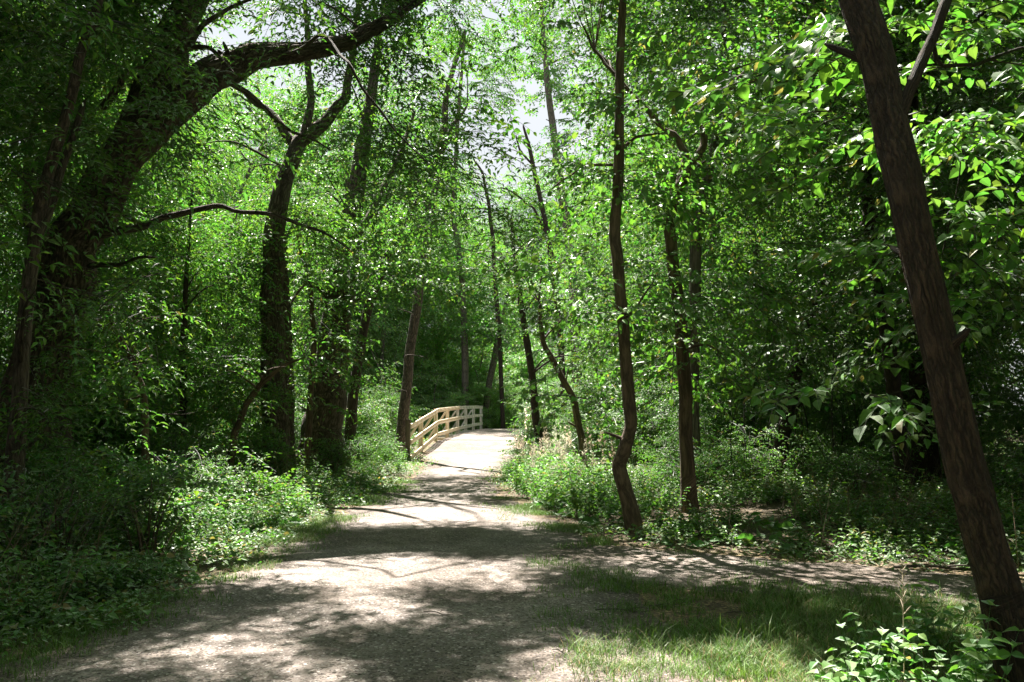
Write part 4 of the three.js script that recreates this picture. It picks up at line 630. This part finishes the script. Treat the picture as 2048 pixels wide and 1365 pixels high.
for (const [x, d, w, h] of [[-6, 16, 1, 1.3], [-7.2, 17.5, 1.2, 1.6], [-8.4, 15.5, 1.2, 1.8], [-5, 18, 0.8, 1], [-4.2, 21, 0.9, 1.1], [-5.6, 23.5, 1.2, 1.6], [-7, 22, 1.2, 1.8], [-8.6, 24, 1.4, 2.2], [-10, 20, 1.4, 2], [-4.3, 24.5, 0.9, 1], [-6.4, 28, 1.4, 2.2], [-8.8, 29, 1.5, 2.6], [-11.5, 25, 1.6, 2.4], [-9, 13.5, 1.1, 1.8], [-5.6, 31, 1.2, 2], [-7.4, 34, 1.5, 2.8], [-12, 31, 1.6, 2.6], [-10.5, 36, 1.6, 2.8]]) shrub('wood_shrub', 'leafy shrub on the floor of the left wood', x, d, w, h, rnd() < 0.5 ? 'ash' : 'broad', Math.round(40 + 45 * w), G.l);
for (const [x, d, w, h] of [[3.2, 15.5, 0.9, 0.9], [4.4, 16.5, 1, 1.2], [5.6, 14.5, 0.9, 0.9], [3.6, 19, 1.1, 1.5], [5.2, 20.5, 1.2, 1.6], [7, 18, 1.1, 1.1], [2.8, 22, 1.1, 1.6], [2, 24.5, 1, 1.6], [4.2, 25, 1.4, 2.2], [3, 28, 1.3, 2.2], [6, 27, 1.4, 2.2], [8.4, 22, 1.3, 1.6], [9, 17.5, 1.1, 1.1], [8, 13.5, 0.9, 0.9], [7.4, 30, 1.6, 2.6], [10, 25, 1.5, 2.2], [5, 32, 1.5, 2.6], [11.5, 19, 1.3, 1.6], [4, 37, 1.6, 3]]) shrub('shade_shrub', 'leafy shrub on the floor of the shady right wood', x, d, w, h, rnd() < 0.4 ? 'ash' : 'broad', Math.round(36 + 40 * w), G.r);
for (const [x, d, w, h] of [[-1.8, 62, 1.4, 1.8], [3.2, 64, 1.5, 1.6], [4.6, 61, 1.6, 2.2], [-3.4, 60, 1.4, 2.2], [3.8, 69, 1.8, 2], [0.6, 78, 2, 2.2], [3, 82, 2.4, 3], [-2, 80, 2.2, 3]]) shrub('bank_shrub', 'sunlit shrub beside the path beyond the bridge', x, d, w, h, 'farBroad', Math.round(30 + 34 * w), G.b, { s: 1.2 });
// thin bare stems of the thicket on the right
reseed(909);
for (let k = 0; k < 46; k++) {
  const d = rr(15.5, 24), px = rr(1430, 2060), x = bearing(px, d), g0 = height(x, -d), t = thing('bare_sapling', 'thin bare sapling standing in the dark thicket of the right wood', 'sapling', V(x, g0, -d), 'bare saplings of the right thicket'), h = rr(1.4, 3.2), w = rr(0.006, 0.016); place(t, 'thin bare sapling', x, d);
  part('stem', sweep([{ p: V(0, -0.1, 0), r: w }, { p: V(gauss() * 0.15, h * 0.5, gauss() * 0.15), r: w * 0.8 }, { p: V(gauss() * 0.35, h, gauss() * 0.3), r: w * 0.4 }], { seg: 6, step: 0.2, sd: k }).g, M.barkBrown, t);
  for (let j = 0; j < 2; j++) { const y = h * rr(0.35, 0.7); part('twig', sweep([{ p: V(0, y, 0), r: w * 0.5 }, { p: V(gauss() * 0.3, y + rr(0.2, 0.5), gauss() * 0.3), r: w * 0.25 }], { seg: 5, step: 0.2, sd: j }).g, M.barkBrown, t); }
}

// ground cover: nobody could count it
function cover(name, label, geo, n, place, size, mat = M.leaf, tint = 1) {
  const list = []; let tries = 0;
  while (list.length < n && tries++ < n * 30) { const q = place(); if (!q) continue; const [x, d, k = 1] = q; list.push({ p: V(x, height(x, -d) - 0.01, -d), q: Q(rnd() * 6.28, gauss() * 0.1, gauss() * 0.1), s: size * k * rr(0.6, 1.3), t: tint * rr(0.75, 1.2), r: rr(0.9, 1.2) }); }
  const m = crown(list, geo, scene, V(0, 0, 0), mat, name); m.userData.label = label; m.userData.category = 'ground cover'; return m;
}
const offPath = (x, d) => -Math.max(inPath(x, d), inSide(x, d));
const inWood = (minOff) => () => { const d = 4.5 + 34 * Math.pow(rnd(), 1.3), x = rr(-1, 1) * (3 + d * 0.62); const o = offPath(x, d); if (o < minOff + (fbm(x * 1.5, d * 1.5, 2) - 0.5) * 0.5) return null; if (x > 0 && d < 8.5 && x < 6) return null; return [x, d]; };
reseed(1001);
const leftOf = (f, a, b) => () => { const q = f(); return q && q[0] < 0 === a && (b ? fbm(q[0] * 0.9 + 12, q[1] * 0.9, 3) > b : true) ? q : null; };
cover('left_undergrowth', 'mass of leafy herbs covering the floor of the left wood', herb(0.34, 0.06, 6, 4).geometry(), 3600, leftOf(inWood(0.45), true, 0.42), 1);
cover('left_undergrowth_001', 'low creeping leaves along the left verge', creeper().geometry(), 3600, leftOf(inWood(0.02), true), 1);
cover('right_undergrowth', 'mass of leafy herbs covering the floor of the right wood', herb(0.36, 0.06, 6, 4).geometry(), 2600, leftOf(inWood(0.7), false, 0.44), 1);
cover('right_undergrowth_001', 'low creeping leaves along the right wood edge', creeper().geometry(), 2300, leftOf(inWood(0.25), false, 0.4), 1);
cover('weeds', 'tall flowering weeds on the sunlit bank right of the path', herb(0.75, 0.075, 9, 3, 'lance', 1.25).geometry(), 240, () => { const d = rr(12.8, 24), x = along(RIGHT, d) + rr(0.25, 1.9); return [x, d, rr(0.6, 1.1)]; }, 1);
{
  const s = herb(0.7, 0.075, 9, 3, 'lance', 1.2); for (let k = 0; k < 26; k++) { const a = k * 2.4, t = rnd(); s.leaf(V(gauss() * 0.03 + 0.02, 0.66 + t * 0.32, gauss() * 0.03), V(Math.cos(a) * 0.6, 0.9, Math.sin(a) * 0.6), lean(0.6), 0.07 * (1.2 - t), 0.018, 'lance', [0.4, 0.37, 0.27]); }
  cover('plumed_weeds', 'weeds with pale feathery plumes on the bank right of the path', s.geometry(), 90, () => { const d = rr(14.5, 24), x = along(RIGHT, d) + rr(0.4, 1.7); return [x, d, rr(0.7, 1.25)]; }, 1);
}
cover('weeds_001', 'low sunlit weeds on the left verge', herb(0.4, 0.06, 6, 4, 'ovate', 1.2).geometry(), 260, () => { const d = rr(11.5, 16), x = along(LEFT, d) - rr(0.35, 2.2); return [x, d, rr(0.6, 1.2)]; }, 1);
cover('broad_leaf_weeds', 'scattered low weeds with large round leaves along the verges', creeper(0.28, 0.15, 9).geometry(), 210, () => { const q = inWood(0.3)(); return q && offPath(...q) < 2.6 ? q : null; }, 1, M.leaf, 0.9);
cover('dead_stems', 'dry brown stalks standing among the undergrowth', (() => { const s = new Spray(); for (let k = 0; k < 7; k++) s.twig(droopLine(V(gauss() * 0.12, 0, gauss() * 0.12), V(gauss() * 0.35, 1, gauss() * 0.35).normalize(), rr(0.4, 0.95), 0.15), 0.004); return s.geometry(); })(), 420, inWood(0.6), 1, M.litter, 3.2);
cover('bank_undergrowth', 'leafy growth on the far bank of the creek', herb(0.6, 0.09, 6, 4).geometry(), 1500, () => { const d = rr(56, 88), x = rr(-22, 22); return Math.abs(x - mid(d)) < 1.5 ? null : [x, d, rr(0.8, 1.8)]; }, 1);
// grass
const T = [grassTuft(0.1, 20, 0.08), grassTuft(0.19, 14, 0.07), grassTuft(0.08, 18, 0.1)];
const lawn = (x, d) => x > 0.1 && d < 8.2 ? sstep(0.15, 0.7, x + (fbm(x * 2 + 9, d * 2, 3) - 0.5) * 1.8 - Math.max(0, d - 5.4) * 0.5) * sstep(0.44, 0.56, fbm(x * 1.1 + 20, d * 1.5, 4)) * (inSide(x, d) > 0.15 ? 0.3 : 1) : 0;
cover('grass', 'tufted grass patch at the bottom right between the two paths', T[0], 2200, () => { const d = rr(4.4, 7.8), x = rr(0.1, 4.6); return rnd() < lawn(x, d) ? [x, d] : null; }, 1, M.grass);
cover('grass_001', 'longer grass tufts at the bottom right', T[1], 260, () => { const d = rr(4.4, 8.6), x = rr(0.4, 4.6); return rnd() < lawn(x, d) * 0.7 + (d > 7 && fbm(x * 2.2, d * 2.2 + 4, 2) > 0.62 ? 0.5 : 0) ? [x, d] : null; }, 1, M.grass);
cover('grass_002', 'short sparse grass along the path edges', T[2], 3000, () => { const d = rr(4.4, 22), s = rnd() < 0.5, e = s ? along(LEFT, d) : along(RIGHT, d), x = e + (s ? 1 : -1) * (gauss() * 0.28 + 0.0); return fbm(x * 1.2 + 7, d * 1.2 + 3, 3) > 0.47 ? [x, d] : null; }, 1, M.grass);
cover('grass_003', 'thin grass and moss scattered on the worn ground of the fork', T[2], 700, () => { const d = rr(4.6, 12), x = rr(0.2, 3.6); return fbm(x * 1.5 + 70, d * 1.5 + 3, 3) > 0.6 ? [x, d] : null; }, 1, M.grass);
cover('grass_004', 'grassy edge of the sunlit left verge', T[0], 700, () => { const d = rr(9, 13.6), x = along(LEFT, d) - rr(-0.5, 0.9); return fbm(x * 1.5 + 1, d * 1.5 + 33, 3) > 0.48 ? [x, d] : null; }, 0.8, M.grass);
cover('grass_005', 'flat dry thatch and trampled blades between the grass tufts', grassTuft(0.05, 26, 0.13), 1300, () => { const d = rr(4.4, 7.4), x = rr(0.1, 4.4); return rnd() < lawn(x, d) + 0.06 ? [x, d] : null; }, 1, M.grass, 1.1);
// loose stones, chips and dead leaves
{
  const stone = new THREE.IcosahedronGeometry(1, 0), P = stone.attributes.position; for (let k = 0; k < P.count; k++) { const h = 0.75 + 0.5 * hash2(P.getX(k) * 50, P.getY(k) * 50 + P.getZ(k) * 31); P.setXYZ(k, P.getX(k) * h, P.getY(k) * h * 0.55, P.getZ(k) * h); } stone.computeVertexNormals();
  stone.setAttribute('color', new THREE.Float32BufferAttribute(new Float32Array(P.count * 3).fill(0.22), 3));
  const onPath = () => { const d = 4.4 + 16 * Math.pow(rnd(), 1.6), x = rr(-4, 5); return Math.max(inPath(x, d), inSide(x, d)) > 0.02 ? [x, d, rr(0.5, 1.4) * (rnd() < 0.06 ? 1.8 : 1)] : null; };
  const m = cover('gravel', 'loose grit and stone chips strewn on the path', stone, 26000, onPath, 0.0065, M.litter); m.userData.category = 'gravel';
  const lf = { p: LEAF.ovate.p.slice(), i: LEAF.ovate.i, c: [] }; for (let k = 0; k < lf.p.length / 3; k++) { lf.c.push(0.17, 0.12, 0.075); lf.p[k * 3 + 1] = lf.p[k * 3 + 1] * 0.7 + 0.12; lf.p[k * 3 + 2] *= 0.7; }
  const a = cover('leaf_litter', 'dead brown leaves lying on the woodland floor', geoOf(lf), 9000, () => { const d = 4.5 + 24 * Math.pow(rnd(), 1.3), x = rr(-1, 1) * (3 + d * 0.6); return offPath(x, d) > -0.3 || rnd() < 0.14 ? [x, d] : null; }, 0.07, M.litter); a.userData.category = 'leaf litter';
}
// fallen twigs
reseed(1203);
for (const [px, py, l, a, label] of [[1245, 1218, 0.5, 0.3, 'thin bent twig lying on the ground near the middle of the fork'], [1330, 1205, 0.4, -0.5, 'short twig lying right of the bent twig'], [880, 1225, 0.35, 0.8, 'small dark twig lying in the middle of the path'], [1000, 1120, 0.4, -0.2, 'twig lying in the nearer sunny band of the path'], [1120, 1300, 0.3, 1.2, 'little twig beside the grass at the bottom'], [930, 1045, 0.5, 0.2, 'twig lying in the farther sunny band of the path'], [1560, 1165, 0.5, -0.2, 'long twig lying across the side path'], [1480, 1230, 0.35, 0.6, 'twig lying in the grass between the two paths'], [1860, 1135, 0.9, 0.15, 'pale dead branch lying at the edge of the right wood'], [1990, 1010, 1.2, 0.5, 'bare dead branch rising from the undergrowth behind the leaning trunk'], [345, 830, 0.9, 0.1, 'bare pale dead branch sticking out in the left wood']]) {
  const d = label.includes('rising') ? 13 : label.includes('sticking') ? 15 : EYE * F / (py - 829), x = bearing(px, d), y = label.includes('rising') || label.includes('sticking') ? at(px, py, d).y : height(x, -d) + 0.02, t = thing('fallen_twig', label, 'twig', V(x, y, -d)), up = label.includes('rising') ? 0.35 : label.includes('sticking') ? 0.05 : 0;
  const q = (k, w) => V(Math.cos(a) * l * k, up * k * l + w, Math.sin(a) * l * k * 0.6), r = l > 0.8 ? 0.018 : 0.0045;
  part('stick', sweep([{ p: q(-0.5, 0), r }, { p: q(-0.1, 0.008 + rr(0, 0.01)), r: r * 0.85 }, { p: q(0.2, -0.005), r: r * 0.7 }, { p: q(0.5, 0.015), r: r * 0.4 }], { seg: 6, step: 0.06, lump: 0.2 }).g, M.barkGrey, t);
  part('fork', sweep([{ p: q(0.05, 0.01), r: r * 0.6 }, { p: q(0.2, 0.03).add(V(0, 0.02, l * 0.15)), r: r * 0.5 }, { p: q(0.35, 0.02).add(V(0, 0.03, l * 0.26)), r: r * 0.3 }], { seg: 5, step: 0.06, lump: 0.2 }).g, M.barkGrey, t);
}
// foreground plants at the bottom right, leaf by leaf
reseed(1300);
const yellow = new THREE.MeshPhysicalMaterial({ color: new THREE.Color().setRGB(0.32, 0.28, 0.07), side: THREE.DoubleSide, roughness: 0.92, transmission: 0.5, thickness: 0, ior: 1.4 });
const straw = new THREE.MeshStandardMaterial({ color: new THREE.Color().setRGB(0.34, 0.28, 0.2), roughness: 0.9, side: THREE.DoubleSide });
function weed(label, px, d, h, stems, pairs, size, { dry, group } = {}) {
  const x = bearing(px, d), o = V(x, height(x, -d), -d), t = thing('leafy_weed', label, 'plant', o, group);
  for (let k = 0; k < stems; k++) {
    const dir = V(gauss() * 0.28, 1, gauss() * 0.28).normalize(), hh = dry ? h : h * rr(0.55, 1.05), pts = droopLine(V(gauss() * 0.05, -0.03, gauss() * 0.05), dry ? V(0.02, 1, 0) : dir, hh, 0.03);
    const st = part('stem', sweep(pts.map((p, j) => ({ p, r: 0.0045 - j * 0.0008 })), { seg: 5, step: 0.06, lump: 0.05 }).g, dry ? straw : leafTints[1], t);
    let a = rnd() * 6.28;
    for (let q = 0; q < pairs; q++) { a += 1.57 + gauss() * 0.3; const f = (dry ? 0.2 : 0.3) + (dry ? 0.32 : 0.7) * q / (pairs - 1), p = along3(pts, f); for (const off of [0, 3.14]) { const l = size * rr(0.6, 1.25), lf = part('leaf', singleLeaf.ovate, dry && rnd() < 0.75 ? yellow : leafTints[(rnd() * 5) | 0], st); frame(V(Math.cos(a + off), rr(-0.4, 0.35), Math.sin(a + off)), lean(0.35)).scale(V(l, l, l * rr(0.6, 0.8))).setPosition(p).decompose(lf.position, lf.quaternion, lf.scale); } }
    if (dry) for (let q = 0; q < 16; q++) { const f = 0.62 + 0.38 * q / 15, p = along3(pts, f), b = q * 2.4, l = 0.07 * (1.3 - f); part('seed_head', sweep([{ p, r: 0.0025 }, { p: p.clone().add(V(Math.cos(b) * l, l * 1.1, Math.sin(b) * l)), r: 0.004 }], { seg: 4, step: 0.03 }).g, straw, st); }
  }
}
weed('dry straw-coloured seed stalk with yellowing leaves at the bottom right', 1788, 5.0, 0.78, 1, 4, 0.085, { dry: true });
for (const [px, d, h, s, n, z, label] of [[1665, 4.55, 0.34, 5, 4, 0.085, 'bright broad-leaved weed at the bottom edge left of the seed stalk'], [1735, 4.75, 0.38, 5, 4, 0.075, 'leafy weed just left of the dry seed stalk'], [1840, 4.6, 0.4, 5, 5, 0.075, 'leafy weed right of the dry seed stalk'], [1905, 4.8, 0.5, 5, 5, 0.08, 'tallest leafy weed against the foot of the leaning trunk'], [1590, 4.5, 0.16, 4, 3, 0.06, 'small low weed at the bottom edge beside the grass'], [1760, 5.5, 0.4, 5, 5, 0.065, 'shaded leafy weed behind the dry seed stalk'], [1860, 5.7, 0.42, 5, 5, 0.065, 'shaded leafy weed behind the tallest weed'], [1960, 5.5, 0.4, 5, 5, 0.07, 'leafy weed behind the foot of the leaning trunk'], [1690, 5.2, 0.25, 4, 4, 0.06, 'low leafy weed in the grass left of the seed stalk'], [1285, 4.55, 0.13, 2, 3, 0.05, 'single tiny seedling in the bright grass at the bottom']]) weed(label, px, d, h * 1.3, s > 2 ? s + 3 : s, n + 1, z);

finishLabels();
renderer.render(scene, camera);
